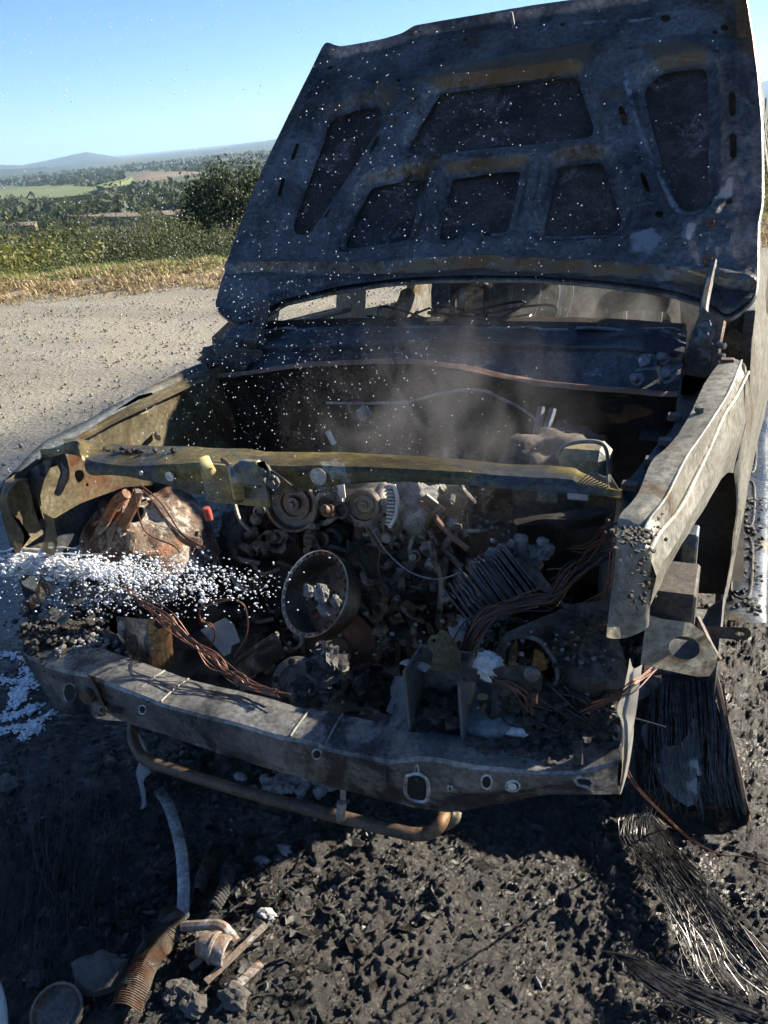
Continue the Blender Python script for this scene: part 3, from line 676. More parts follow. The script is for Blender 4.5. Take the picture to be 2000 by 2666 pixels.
    for q in [(1850, 600), (1845, 695)]: lathe('hinge_bolt', [(.015, 0), (.015, .008), (.010, .012), (.010, .018), (0, .019)], bp(q, .034), BN, 'rust_ring', b, 10)
    MB().add(*g_tube([bp((1858, 700), .04), bp((1845, 760), .05), at(1832, 815, Y=1.10), at(1850, 838, Y=1.07), at(1862, 870, Y=1.05)], .011, 6)).build('hinge_arm', 'dark_metal', b)
    MB().add(*g_tube([bp((1332, 40), .01), bp((1336, 55), .05), bp((1340, 80), .03)], .006, 6)).build('striker', 'dark_metal', b)
    V, Fc = solid([bp((1186, 586), .012), bp((1272, 579), .012), bp((1272, 606), .02), bp((1184, 613), .02)], [(0, 3, 2, 1)], .003); obj('tab', V, Fc, 'bonnet_under', b, False)
    return b
bonnet()
for q, q2 in [((640, 850), (660, 800)), ]:
    pass
tube('bonnet_hinge', [at(690, 790, Y=1.16), at(672, 850, Y=1.10), at(650, 900, Y=1.02)], .022, 'firewall_soot', T, 8)

# ---- right fender (right in the picture)
FN, FC_ = (1, -.145, 0), .69
def fs(x, y, off=0.0): return atp(x, y, FN, FC_+off)
# inner top edge, outer ridge, body crease, flank down to the wheel arch
inner = [at(x, y, Z=z) for x, y, z in [(1606, 1372, .975), (1618, 1340, .99), (1653, 1296, .998), (1696, 1204, 1.005), (1745, 1161, 1.005), (1798, 1074, 1.01), (1846, 983, 1.015), (1884, 930, 1.02)]]
ridge_ = [at(x, y, Z=z) for x, y, z in [(1668, 1395, .965), (1690, 1350, .985), (1735, 1291, 1.0), (1783, 1195, 1.01), (1815, 1148, 1.01), (1857, 1085, 1.015), (1899, 1016, 1.018), (1930, 938, 1.02)]]
mid_ = [(a+b)/2+np.array([0, 0, .002]) for a, b in zip(inner, ridge_)]
crease = [fs(1690, 1430), fs(1712, 1388), fs(1765, 1325), fs(1812, 1235), fs(1845, 1165), fs(1880, 1085), fs(1915, 1030), fs(1946, 968)]
arch = [fs(1690, 1585), fs(1712, 1535), fs(1742, 1470), fs(1785, 1405), fs(1820, 1345), fs(1862, 1275), fs(1893, 1233), fs(1912, 1232)]
flank = [(np.array(a)*.55+np.array(b)*.45)+np.array([.012, 0, 0]) for a, b in zip(crease, arch)]
fl_drop = [np.array(p)+np.array([-.004, .02, -.085]) for p in inner]
fender = sheet('fender', [fl_drop, [p+np.array([0, 0, -.012]) for p in inner], inner, mid_, ridge_, crease, flank, arch, [p+np.array([-.022, .004, -.004]) for p in arch]], 'fender_metal', T, su=5, sv=4, th=.002, crumple=.006, cs=6, lin=True, auto=20)
fender['label'] = 'bare heat-scaled fender on the right side of the picture'
tube('pressed_crease', [p+np.array([.003, -.002, .001]) for p in crease], .0030, 'fender_metal', fender, 6)
tube('pressed_crease', [p+np.array([.001, -.002, .001]) for p in ridge_], .0020, 'fender_metal', fender, 6)
# rear part of the fender, behind the wheel arch
r0 = [arch[-1], crease[-1], ridge_[-1]]
sheet('fender_rear', [[ridge_[-1], crease[-1], fs(1952, 1084), fs(1951, 1180), fs(1945, 1290), fs(1927, 1390), fs(1905, 1500), fs(1887, 1580)],
                      [ridge_[-1]*.5+crease[-1]*.5, fs(1940, 1010, .004), fs(1935, 1130, .008), fs(1930, 1225, .008), fs(1928, 1310, .006), fs(1918, 1395, .004), fs(1896, 1500, .002), fs(1882, 1580)],
                      [crease[-1], flank[-1], arch[-1]*.7+flank[-1]*.3, arch[-1], fs(1917, 1295), fs(1912, 1390), fs(1893, 1500), fs(1879, 1580)]], 'fender_metal', T, su=3, sv=3, th=.002, crumple=.003)
# the blunt front of the fender
tipL = [at(x, y, Y=yy) for x, y, yy in [(1606, 1372, .10), (1603, 1410, .085), (1598, 1500, .085), (1588, 1590, .09), (1580, 1658, .095)]]
tipM = [at(x, y, Y=yy) for x, y, yy in [(1640, 1385, .09), (1640, 1420, .065), (1634, 1500, .065), (1628, 1590, .07), (1628, 1662, .08)]]
tipR = [at(1668, 1395, Z=.965), fs(1690, 1430), fs(1692, 1500), fs(1690, 1560), fs(1686, 1640)]
sheet('fender_front', [[p+np.array([.004, .05, 0]) for p in tipL], tipL, tipM, tipR, [p+np.array([.0, .03, 0]) for p in tipR]], 'fender_metal', T, su=5, sv=5, th=.002, crumple=.004)
def clods(name, items, mat, parent=T, label=None, sub=1):
    """crumbs too small to pick apart, one joined part"""
    mb = MB()
    for i, (p, r) in enumerate(items): mb.add(*g_lump(p, (r, r*random.uniform(.7, 1.2), r*random.uniform(.6, 1)), .45, 1.6, sub, i*1.3))
    o = obj(name, mb.v, mb.f, mat, parent, False); o['kind'] = 'stuff'
    if label: o['label'] = label
    return o
it = []
for i in range(110):
    x = random.gauss(1655, 30); y = 1385+random.gauss(0, 28)+(1655-x)*.1; it.append((at(x, y, Z=.975), .002+.0045*random.random()**1.5))
for i in range(60):
    x = random.gauss(1680, 22); y = random.uniform(1440, 1590); it.append((fs(x, y), .002+.004*random.random()**2))
clods('char_clods', it, 'char', label='crumbs of char stuck to the fender corner')
# ---- inner apron on the right, and the wall under it
apL = [at(x, y, Z=.955) for x, y in [(1612, 1285), (1624, 1262), (1660, 1225), (1711, 1161), (1754, 1108), (1769, 1030), (1775, 985)]]
apR = [p+np.array([.0, 0, -.05]) for p in [at(1650, 1310, Z=.995), at(1680, 1245, Z=.995), at(1710, 1195, Z=1.0), at(1765, 1130, Z=1.0), at(1810, 1060, Z=1.005), at(1850, 990, Z=1.01), at(1868, 965, Z=1.01)]]
sheet('inner_apron', [[p+np.array([-.01, 0, -.20]) for p in apL], [p+np.array([-.004, 0, -.03]) for p in apL], apL, [(a+b)/2+np.array([0, 0, -.006]) for a, b in zip(apL, apR)], apR], 'apron_metal', T, su=3, sv=3, th=.002, crumple=.004)
pplate('apron_patch', ((0, .0, 1), .965), [(1783, 975), (1840, 985), (1830, 1010), (1805, 1030), (1772, 1028), (1776, 990)], [], .003, 'fender_metal', T)
for q in [(1640, 1265), (1700, 1200), (1735, 1150), (1757, 1085)]: MB().add(*g_box(at(*q, Z=.962), (.03, .022, .014))).build('clip', 'dark_metal', T)
lathe('bolt', [(.010, 0), (.010, .010), (0, .011)], at(1822, 1071, Z=1.015), (0, 0, 1), 'dark_metal', T, 8)
MB().add(*g_box(at(1894, 940, Z=1.022), (.03, .022, .012))).build('clip', 'rust_ring', T)

# ---- left fender and its inner wall (faces the sun)
LX = -.68
wall_px = [(120, 1195), (150, 1168), (220, 1125), (300, 1085), (430, 1018), (540, 965), (610, 935), (620, 1010), (610, 1250), (430, 1260), (320, 1268), (210, 1310), (140, 1348), (112, 1352), (102, 1300), (98, 1262)]
holes_px = [ell((208, 1240), 12, 17, 12, .2), ell((410, 1137), 5, 5, 8), ell((228, 1262), 4, 4, 8)]
wall = pplate('inner_wall', ((1, 0, 0), LX), wall_px, holes_px, .003, 'lit_apron', T, step=.03, crumple=.02)
wall['label'] = 'sunlit rusty inner wall of the left fender'
sheet('wall_ledge', [[at(x, y, X=LX+.02) for x, y in [(130, 1195), (250, 1128), (430, 1038), (545, 985)]], [at(x, y, X=LX-.02) for x, y in [(112, 1182), (240, 1112), (425, 1012), (540, 958)]], [at(x, y, X=LX-.03) for x, y in [(112, 1176), (238, 1104), (423, 1004), (538, 952)]]], 'lit_apron', T, su=4, sv=2, th=.002, crumple=.004)
lo = [at(x, y, X=-.735) for x, y in [(20, 1246), (120, 1150), (250, 1085), (352, 1030), (440, 985), (532, 948)]]
li = [at(x, y, X=-.70) for x, y in [(60, 1240), (140, 1168), (260, 1100), (360, 1045), (450, 1000), (540, 958)]]
sheet('fender', [li, [(a+b)/2+np.array([0, 0, .012]) for a, b in zip(li, lo)], lo, [p+np.array([-.05, 0, -.06]) for p in lo], [p+np.array([-.07, 0, -.26]) for p in lo], [p+np.array([-.07, 0, -.42]) for p in lo[:1]]+[p+np.array([-.07, 0, -.34]) for p in lo[1:]]], 'apron_metal', T, su=4, sv=3, th=.002, crumple=.006)
# hook shaped bracket of the left fender
pplate('hook_bracket', ((1, 0, 0), -.70), [(300, 1068), (345, 1040), (360, 1030), (395, 1022), (420, 1040), (398, 1038), (372, 1062), (358, 1060), (365, 1038), (345, 1052), (338, 1072), (325, 1072), (330, 1055)], [], .004, 'dark_metal', T)
tube('bolt', [at(408, 1130, X=LX+.01), at(412, 1140, X=LX+.06)], .008, 'dark_metal', T, 8, n=2)
# the burnt nose of the left fender: a torn frame round the lost headlight
noseO = [at(x, y, Y=yy) for x, y, yy in [(60, 1235, .16), (17, 1248, .09), (4, 1285, .07), (8, 1335, .06), (24, 1398, .06), (42, 1440, .06)]]
noseI = [at(x, y, Y=yy) for x, y, yy in [(75, 1250, .14), (50, 1250, .08), (20, 1290, .055), (28, 1335, .05), (60, 1392, .05), (56, 1432, .05)]]
sheet('fender_nose', [[p+np.array([-.01, .10, 0]) for p in noseO], noseO, noseI], 'lit_apron', T, su=4, sv=3, th=.003, crumple=.004)
pplate('nose_plate', ((0, 1, 0), .075), [(24, 1335), (50, 1352), (80, 1398), (56, 1430), (40, 1418)], [], .003, 'yellow_paint_and_sun', T)
pplate('headlight_post', ((.35, 1, 0), -.15), [(112, 1335), (138, 1348), (146, 1380), (150, 1415), (142, 1445), (110, 1458), (104, 1440), (118, 1400), (120, 1370)], [ell((133, 1420), 9, 10, 10)], .004, 'lit_apron', T)
pplate('headlight_post', ((.35, 1, 0), -.15), [(104, 1505), (140, 1500), (135, 1545), (100, 1578), (52, 1600), (48, 1570), (92, 1545)], [], .004, 'tower_rust', T)
pplate('headlight_back', ((.25, 1, 0), -.02), [(52, 1242), (112, 1200), (140, 1195), (118, 1240), (105, 1290), (112, 1345), (85, 1372), (60, 1320), (48, 1270)], [], .004, 'dark_metal', T)
pplate('strap', ((.2, 1, 0), .02), [(115, 1195), (170, 1180), (176, 1200), (168, 1260), (150, 1285), (146, 1270), (158, 1230), (150, 1212), (120, 1222), (90, 1300), (62, 1300), (60, 1262), (95, 1222)], [ell((78, 1252), 5, 5, 8)], .003, 'dark_metal', T)
tube('strap', [at(166, 1195, Y=.14), at(172, 1235, Y=.13), at(160, 1265, Y=.13), at(150, 1285, Y=.13)], .008, 'engine_soot', T, 6)

# ---- upper radiator support
tr_ = [(165, 1143), (205, 1142), (260, 1150), (330, 1158), (430, 1162), (560, 1166), (720, 1176), (900, 1179), (1100, 1188), (1300, 1203), (1470, 1214), (1510, 1228), (1560, 1252), (1622, 1274)]
tf_ = [(165, 1152), (205, 1150), (228, 1196), (300, 1212), (430, 1208), (560, 1204), (680, 1212), (880, 1212), (1100, 1222), (1300, 1237), (1470, 1249), (1505, 1258), (1555, 1268), (1620, 1280)]
bf_ = [(160, 1178), (212, 1192), (235, 1236), (320, 1240), (420, 1258), (520, 1288), (690, 1290), (770, 1284), (860, 1263), (990, 1252), (1200, 1263), (1390, 1278), (1500, 1285), (1612, 1297)]
RB = [at(x, y, Y=.245) for x, y in tr_]; RF = [at(x, y, Y=.155) for x, y in tf_]; RBm = [at(x, y, Y=.145) for x, y in bf_]
sup = sheet('radiator_support', [[p+np.array([0, .004, -.025]) for p in RB], RB, [(a+b)/2+np.array([0, 0, .002]) for a, b in zip(RB, RF)], RF, [p+np.array([0, -.006, -.008]) for p in RF], RBm, [p+np.array([0, .02, -.003]) for p in RBm]], 'support_metal', T, su=6, sv=3, th=.0025, crumple=.006, cs=10, lin=True, auto=28)
sup['label'] = 'bent yellow brown upper radiator support across the front'
tube('support_arm', [at(180, 1165, Y=.2), at(150, 1175, Y=.19), at(112, 1178, Y=.18)], .012, 'support_metal', T, 6)
for q, r in [((830, 1240), .017), ((443, 1240), .010), ((369, 1231), .005)]:
    lathe('hole_lip', [(r*.99, 0), (r*1.05, .0025), (0, .003)], at(*q, Y=.141), (0, -1, .05), 'fender_metal', sup, 16)
# bonnet latch on the support
lat = box('latch_plate', at(612, 1262, Y=.130), (.15, .012, .085), 'support_metal', T, bev=.2)
tube('latch_lever', [at(530, 1190, Y=.11), at(540, 1212, Y=.10), at(553, 1235, Y=.11)], .011, 'yellow_paint_and_sun', lat, 6, flat=.3)
box('latch_cover', at(655, 1232, Y=.115), (.055, .03, .055), 'support_metal', lat, bev=.3)
tube('latch_rib', [at(610, 1210, Y=.115), at(617, 1250, Y=.10), at(625, 1296, Y=.11)], .014, 'support_metal', lat, 8, flat=.6)
for q in [(620, 1291), (713, 1253), (690, 1222)]: lathe('bolt', [(.015, 0), (.015, .006), (.009, .007), (.009, .013), (0, .014)], at(*q, Y=.118), (0, -1, 0), 'dark_metal', lat, 8)
tube('latch_spring', [at(580, 1195, Y=.12), at(600, 1212, Y=.11), at(606, 1230, Y=.11)], .006, 'dark_metal', lat, 6)
pplate('latch_ear', ((0, 1, 0), .108), [(668, 1204), (688, 1200), (696, 1216), (690, 1236), (680, 1240), (676, 1220)], [], .004, 'yellow_paint_and_sun', lat)
tube('latch_rod', [at(705, 1225, Y=.12), at(740, 1250, Y=.11), at(775, 1278, Y=.125)], .0025, 'wire_dark', lat, 5)
clods('char_clods', [(at(random.gauss(330, 45), random.gauss(1178, 9), Y=.21), .004+.006*random.random()) for i in range(26)], 'char')
for k in range(8):
    tube('hair_wire', [at(1500+k*8, 1262+k, Y=.15), at(1540+k*6, 1232+5*k, Y=.12), at(1585, 1250-2*k, Y=.12), at(1590+k*3, 1268+k, Y=.14)], .0012, 'grey_wire', T, 4)

# ---- lower crossmember (bumper beam)
bt = [(58, 1690), (95, 1715), (160, 1738), (228, 1757), (330, 1795), (450, 1838), (600, 1878), (760, 1918), (900, 1955), (1010, 1975), (1100, 1972), (1200, 1985), (1330, 2000), (1440, 2005), (1500, 2000), (1560, 1990), (1614, 1978)]     # top front edge
bb = [(66, 1722), (105, 1780), (150, 1845), (215, 1862), (330, 1885), (450, 1918), (600, 1970), (760, 2020), (900, 2058), (1010, 2085), (1100, 2105), (1180, 2113), (1290, 2098), (1400, 2075), (1460, 2066), (1540, 2066), (1612, 2064)]   # bottom front edge
bk = [(75, 1650), (120, 1672), (200, 1690), (265, 1690), (360, 1722), (480, 1765), (620, 1802), (770, 1838), (900, 1862), (985, 1880), (1070, 1905), (1200, 1915), (1330, 1925), (1440, 1930), (1500, 1930), (1560, 1930), (1616, 1930)]   # top rear edge
def beam_y(x): return float(np.interp(x, [50, 160, 330, 760, 1100, 1400, 1620], [.03, -.03, -.085, -.10, -.085, -.045, -.005]))
TF = [at(x, y, Y=beam_y(x)) for x, y in bt]; BF = [at(x, y, Y=beam_y(x)+.012) for x, y in bb]; TB = [at(x, y, Z=TF[i][2]-.002) for i, (x, y) in enumerate(bk)]
beam = sheet('bumper_beam', [[p+np.array([0, .004, -.05]) for p in TB], TB, [(a+b)/2+np.array([0, 0, .004]) for a, b in zip(TB, TF)], TF, [p*.94+q*.06+np.array([0, -.005, 0]) for p, q in zip(TF, BF)], [(a+b)/2+np.array([0, -.004, 0]) for a, b in zip(TF, BF)], BF, [p+np.array([0, .03, -.004]) for p in BF]], 'beam_metal', T, su=5, sv=3, th=.003, crumple=.008, cs=9, lin=True, auto=28)
beam['label'] = 'grey front bumper beam sagging across the truck'
for a, b in [((358, 1795), (430, 1748)), ((420, 1815), (492, 1770)), ((757, 1890), (812, 1832)), ((848, 1912), (892, 1855))]:
    bi = lambda x, xs, P: np.array([np.interp(x, [q[0] for q in xs], [p[k] for p in P]) for k in range(3)])
    pa, pb = bi(a[0], bt, TF), bi(b[0], bk, TB); up_ = np.array([0, 0, .001]); tube('beam_rib', [pa+up_, pa*.75+pb*.25+up_*3.5, (pa+pb)/2+up_*4.5, pa*.25+pb*.75+up_*3.5, pb+up_], .0024, 'cab_metal', beam, 6)
def front(x, y, d=.0): return at(x, y, Y=beam_y(x)+.003-d)
def hole_on(q, rx, ry, name='beam_hole', mat='black_hole', n=14, par=None, lip=True, rot=0.0):
    V = [front(*p, d=.0075) for p in ell(q, rx, ry, n, rot)]; V.append(front(*q, d=.0075)); k = len(V)-1
    obj(name, V, [(i, (i+1) % n, k) for i in range(n)], mat, par or beam, False)
    if lip: E = [front(*p, d=.006) for p in ell(q, rx*1.04, ry*1.04, n, rot)]; E.append(E[0]); MB().add(*g_tube(E, .0028, 5, n=0, cap=False)).build('hole_lip', 'beam_metal', par or beam)
def rect_hole(x0, y0, x1, y1, sk=0): 
    q = [(x0, y0), (x1, y0+sk), (x1, y1+sk), (x0, y1)]; q = [front(*p, d=.008) for p in q]; obj('beam_hole', q, [(0, 3, 2, 1)], 'black_hole', beam, False)
for q, rx, ry in [((826, 1963), 11, 12), ((268, 1848), 9, 9), ((372, 1847), 9, 11), ((183, 1803), 16, 24), ((1172, 2052), 5, 6), ((1085, 2010), 4, 20)]: hole_on(q, rx, ry)
rect_hole(290, 1838, 318, 1855, 4); rect_hole(1005, 1998, 1012, 2036)
# big rounded opening and the smaller ones towards the right end
V = [front(*p, d=.009) for p in [(1058, 2020), (1085, 2014), (1108, 2024), (1116, 2045), (1114, 2078), (1100, 2087), (1070, 2080), (1056, 2062)]]
obj('beam_hole', V, [tuple(range(8))[::-1]], 'black_hole', beam, False); MB().add(*g_tube(V+[V[0]], .004, 5, n=24, cap=False)).build('hole_lip', 'beam_metal', beam)
hole_on((1267, 2035), 13, 17); hole_on((1335, 2046), 17, 13, lip=True)
lathe('hole_plug', [(.009, 0), (.007, .003), (0, .004)], front(1333, 2047, .009), (0, -1, 0), 'pale_paint', beam, 10)
V = [front(*p, d=.009) for p in slot((1506, 2031), (1536, 2038), 11)]; obj('beam_hole', V, [tuple(range(len(V)))], 'black_hole', beam, False); MB().add(*g_tube(V+[V[0]], .003, 5, n=0, cap=False)).build('hole_lip', 'beam_metal', beam)
lathe('beam_bolt', [(.02, 0), (.018, .012), (0, .013)], at(232, 1810, Y=-.06), (0, -1, 0), 'rust_tube', beam, 10)
# rusty left corner of the beam
sheet('beam_corner', [[at(x, y, Y=.0) for x, y in [(205, 1755), (232, 1800), (240, 1858)]], [at(x, y, Y=-.045) for x, y in [(222, 1760), (248, 1805), (255, 1865)]], [at(x, y, Y=-.085) for x, y in [(236, 1762), (262, 1810), (275, 1868)]]], 'beam_rusty', T, su=4, sv=4, th=.002, crumple=.008)
# panel filling from the beam back to the radiator (shelves of the crossmember ends)
sheet('beam_shelf', [[at(x, y, Z=.50) for x, y in [(60, 1640), (150, 1600), (260, 1570), (330, 1590)]], [at(x, y, Z=.515) for x, y in [(60, 1672), (150, 1650), (250, 1640), (330, 1680)]], [at(x, y, Z=.51) for x, y in [(62, 1695), (160, 1735), (228, 1752), (330, 1790)]]], 'char', T, su=5, sv=5, th=.003, crumple=.03, cs=16)
# ---- firewall, cowl and cabin
fl = [(540, 985), (640, 975), (790, 955), (850, 950), (1060, 946), (1200, 960), (1400, 1000), (1600, 1020), (1775, 1030)]
FL = [at(x, y, Y=.92) for x, y in fl]
sheet('firewall', [FL, [p+np.array([0, .03, -.06]) for p in FL], [p*np.array([1, 1, 0])+np.array([0, .05, .70]) for p in FL], [p*np.array([1, 1, 0])+np.array([0, .02, .45]) for p in FL], [p*np.array([1, 1, 0])+np.array([0, .15, .22]) for p in FL]], 'firewall_soot', T, su=4, sv=5, th=.003, crumple=.03, cs=5)
sheet('firewall_flange', [[p+np.array([0, -.012, .001]) for p in FL], [p+np.array([0, .0, .011]) for p in FL], [p+np.array([0, .006, .009]) for p in FL]], 'copper_bright', T, su=6, sv=2, th=.002, crumple=.006, cs=12)
pplate('firewall_sun_patch', ((0, 1, 0), .905), [(758, 1085), (768, 1068), (795, 1062), (815, 1070), (826, 1124), (790, 1124), (752, 1120)], [], .003, 'yellow_paint_and_sun', T)  # added plate: sunlight seen through a firewall hole, put into its yellow colour
cb = [(545, 925), (585, 880), (640, 860), (760, 858), (900, 856), (1200, 853), (1500, 856), (1700, 858), (1785, 868)]
cf = [(540, 945), (580, 920), (660, 905), (770, 900), (900, 893), (1200, 890), (1500, 900), (1690, 908), (1782, 915)]
CB = [at(x, y, Y=1.17) for x, y in cb]; CF = [at(x, y, Y=1.05) for x, y in cf]
sheet('cowl', [[p+np.array([0, .02, -.10]) for p in CB], CB, [(a+b)/2+np.array([0, 0, .012*math.sin(i*1.9)]) for i, (a, b) in enumerate(zip(CB, CF))], CF, [p+np.array([0, -.004, -.028]) for p in CF], [p+np.array([0, .012, -.012]) for p in FL]], 'cowl_metal', T, su=5, sv=4, th=.003, crumple=.016, cs=9)
# torn strips and edge of the melted windscreen seal along the cowl
for x0, x1 in [(640, 770), (780, 930), (940, 1010), (1050, 1240), (1270, 1480), (1500, 1760)]:
    tube('seal_strip', [at(x0+(x1-x0)*k/4, 857+random.uniform(-5, 4), Y=1.15) for k in range(5)], .009, 'cowl_metal', T, 6, flat=.5)
# wiper gear at the right of the cowl
for q, r, Y in [((1690, 945), .020, 1.0), ((1730, 935), .013, 1.0), ((1662, 990), .014, .95), ((1740, 978), .018, .98)]:
    lathe('wiper_bolt', [(r*1.2, 0), (r*1.2, .006), (r*.8, .008), (r*.8, .03), (r*.4, .034), (0, .034)], at(*q, Y=Y), (-.3, -.8, .5), 'cowl_metal', T, 12)
tube('wiper_link', [at(1655, 965, Y=.97), at(1690, 960, Y=.97), at(1745, 965, Y=.97), at(1770, 950, Y=1.0)], .012, 'cowl_metal', T, 8, flat=.4)
tube('wiper_link', [at(1712, 955, Y=.96), at(1722, 985, Y=.95), at(1716, 1002, Y=.95)], .008, 'lit_apron', T, 8, flat=.4)
# blackened lumps in the corners
lump('cowl_corner', at(600, 930, Y=1.03), (.10, .07, .05), 'firewall_soot', T, amp=.5, fs=2.5, sub=4, seed=3)
lump('cowl_corner', at(640, 890, Y=1.09), (.07, .06, .05), 'cowl_metal', T, amp=.4, fs=2.2, sub=4, seed=5)
lump('cowl_corner', at(548, 935, Y=1.0), (.022, .03, .03), 'firewall_soot', T, amp=.2, sub=3, seed=8)
pplate('hinge_bracket', ((0, 1, 0), 1.03), [(1800, 880), (1812, 840), (1830, 800), (1860, 830), (1885, 850), (1870, 900), (1850, 960), (1795, 965), (1782, 930)], [ell((1830, 905), 7, 7, 8)], .006, 'cowl_metal', T, step=.02, crumple=.03)
lump('hinge_bracket', at(1835, 890, Y=1.04), (.03, .03, .05), 'dark_metal', T, amp=.6, fs=2.4, sub=4, seed=14)
tube('hinge_link', [at(1880, 838, Y=1.02), at(1868, 900, Y=.98), at(1858, 975, Y=.95)], .010, 'rust_tube', T, 6)
for q in [(1868, 898), (1866, 925), (1862, 945)]: lathe('bolt', [(.008, 0), (.008, .02), (0, .021)], at(*q, Y=.97), (1, -.6, 0), 'dark_metal', T, 8)
pplate('hinge_cover', ((-.1, 1, 0), 1.0), [(1872, 965), (1876, 905), (1890, 868), (1912, 856), (1935, 872), (1948, 910), (1950, 965), (1935, 985), (1920, 940), (1890, 935)], [], .006, 'firewall_soot', T, step=.02, crumple=.02)
# brake line across the firewall, drain spouts
tube('brake_line', [at(x, y, Y=.90) for x, y in [(850, 1049), (960, 1050), (1060, 1046), (1130, 1028), (1210, 1015), (1265, 1018), (1300, 1035), (1360, 1065), (1400, 1100), (1408, 1140)]], .004, 'ash_grey', T, 6)
tube('drain_pipe', [at(x, y, Y=.80) for x, y in [(840, 1170), (838, 1125), (846, 1105)]], .004, 'pulley_steel', T, 6)
lathe('drain_pipe', [(.008, 0), (.008, .04), (.0065, .04), (.0065, .0)], at(870, 1155, Y=.78), (-.3, -.2, 1), 'pale_paint', T, 12)
lathe('relay', [(.02, 0), (.02, .02), (.016, .024), (0, .024)], at(950, 1072, Y=.89), (0, -1, 0), 'ash_grey', T, 10)
# ---- body sides with window openings, roof, seats
def side(sgn, name):
    Xp = -.80 if sgn < 0 else .822
    if sgn < 0:
        def h(px): return [tuple(at(x, y, X=-.80)[1:]) for x, y in px]
        w1 = h([(744, 838), (908, 800), (908, 735), (760, 740), (744, 770)]); w2 = h([(985, 803), (1092, 780), (1085, 700), (985, 700)])
    else:
        w1 = [(1.52, .99), (2.15, .99), (2.12, 1.5), (1.82, 1.5)]; w2 = [(2.28, .99), (3.0, .99), (2.95, 1.5), (2.28, 1.5)]
    out = [(1.08, .32), (1.08, .70), (1.10, 1.02), (1.25, 1.06), (1.88, 1.60), (2.3, 1.66), (4.2, 1.66), (4.45, 1.0), (4.45, .40)]
    w3 = [(3.25, 1.0), (4.15, 1.0), (4.0, 1.5), (3.25, 1.5)]
    V2, Tr = holed(out, [w1, w2, w3], .12); V = []
    for y, z in V2:
        tum = max(0, z-1.0)*.22; x = (abs(Xp)+(.05 if sgn < 0 else .085)*min(1, max(0, (y-1.06)/1.1)) - tum + .018*math.exp(-((z-.8)/.2)**2))*sgn
        V.append(np.array([x, y, z])+.008*np.array([fbm((x, y, z), 4, 2), 0, 0]))
    t = Tr[0]
    if np.cross(V[t[1]]-V[t[0]], V[t[2]]-V[t[0]])[0]*sgn < 0: Tr = Tr[:, ::-1]
    V, Fc = solid(V, [tuple(int(i) for i in t) for t in Tr], .03); return obj(name, V, Fc, 'door_metal', T, True, 35)
side(-1, 'body_side'); side(1, 'body_side')
sheet('roof', [[(-.66, 1.93, 1.60), (0, 1.86, 1.63), (.70, 1.93, 1.60)], [(-.66, 2.4, 1.66), (0, 2.4, 1.71), (.72, 2.4, 1.66)], [(-.66, 4.2, 1.66), (0, 4.3, 1.71), (.72, 4.2, 1.66)]], 'cab_metal', T, su=5, sv=5, th=.02)
sheet('tailgate', [[(-.78, 4.43, .4), (0, 4.5, .4), (.84, 4.43, .4)], [(-.80, 4.43, 1.0), (0, 4.5, 1.0), (.84, 4.43, 1.0)]], 'cab_metal', T, th=.02)
sheet('cabin_floor', [[(-.8, 1.05, .36), (0, 1.05, .42), (.86, 1.05, .36)], [(-.8, 4.4, .36), (0, 4.4, .42), (.86, 4.4, .36)]], 'firewall_soot', T, th=.02, crumple=.03)
rs_ = sheet('rear_seat', [[(-.72, 2.85, .45), (0, 2.85, .45), (.80, 2.85, .45)], [(-.72, 2.95, .8), (0, 2.95, .82), (.80, 2.95, .8)], [(-.70, 3.05, 1.12), (0, 3.05, 1.15), (.78, 3.05, 1.12)]], 'cab_metal', T, th=.02, crumple=.02)
for x in (-.55, -.3, -.05, .15, .35, .6): tube('seat_rib', [(x, 2.84, .5), (x+.02, 2.93, .85), (x+.03, 3.03, 1.12)], .014, 'pale_paint' if x in (-.05, .35) else 'cab_metal', rs_, 6)
def seat(c, px, Y, lab):
    e = tube('seat_frame', [at(x, y, Y=Y) for x, y in px], .016, 'dark_metal', T, 8); e['label'] = lab
    return e
s1 = seat(0, [(1178, 852), (1182, 760), (1195, 742), (1228, 738), (1258, 742), (1268, 760), (1265, 852)], 2.0, 'hooped steel frame of the middle seat')
s2 = sheet('seat_back', [[at(x, y, Y=2.05) for x, y in [(1535, 865), (1556, 800), (1580, 765), (1640, 752), (1700, 752), (1760, 768), (1775, 865)]], [at(x, y, Y=2.0) for x, y in [(1570, 865), (1590, 825), (1605, 812), (1650, 808), (1700, 808), (1740, 815), (1750, 865)]]], 'dark_metal', T, su=4, sv=3, th=.03, crumple=.01)
for x in (1575, 1620, 1712): tube('seat_bar', [at(x, 862, Y=2.02), at(x+6, 830, Y=2.02), at(x+8, 806, Y=2.02)], .008, 'pale_paint', s2, 6)
for x0 in (1370, 1420, 1455): tube('seat_frame', [at(x0, 855, Y=2.1), at(x0+25, 790, Y=2.1), at(x0+30, 745, Y=2.1), at(x0+15, 720, Y=2.1)], .013, 'cab_metal', T, 6)
tube('steering_column', [at(1010, 860, Y=1.35), at(1050, 800, Y=1.6), at(1060, 770, Y=1.7)], .03, 'firewall_soot', T, 8)
for i in range(10): tube('dash_wire', [at(random.uniform(950, 1500), 858, Y=1.3), at(random.uniform(950, 1500), random.uniform(780, 840), Y=1.45), at(random.uniform(950, 1500), 858, Y=1.4)], .004, 'wire_dark', T, 5)
tube('dash_bar', [at(620, 860, Y=1.3), at(1000, 850, Y=1.35), at(1500, 852, Y=1.35), at(1780, 870, Y=1.3)], .03, 'firewall_soot', T, 8)
tube('window_sill', [at(735, 848, X=-.78), at(910, 806, X=-.78)], .012, 'cab_metal', T, 6, n=3)

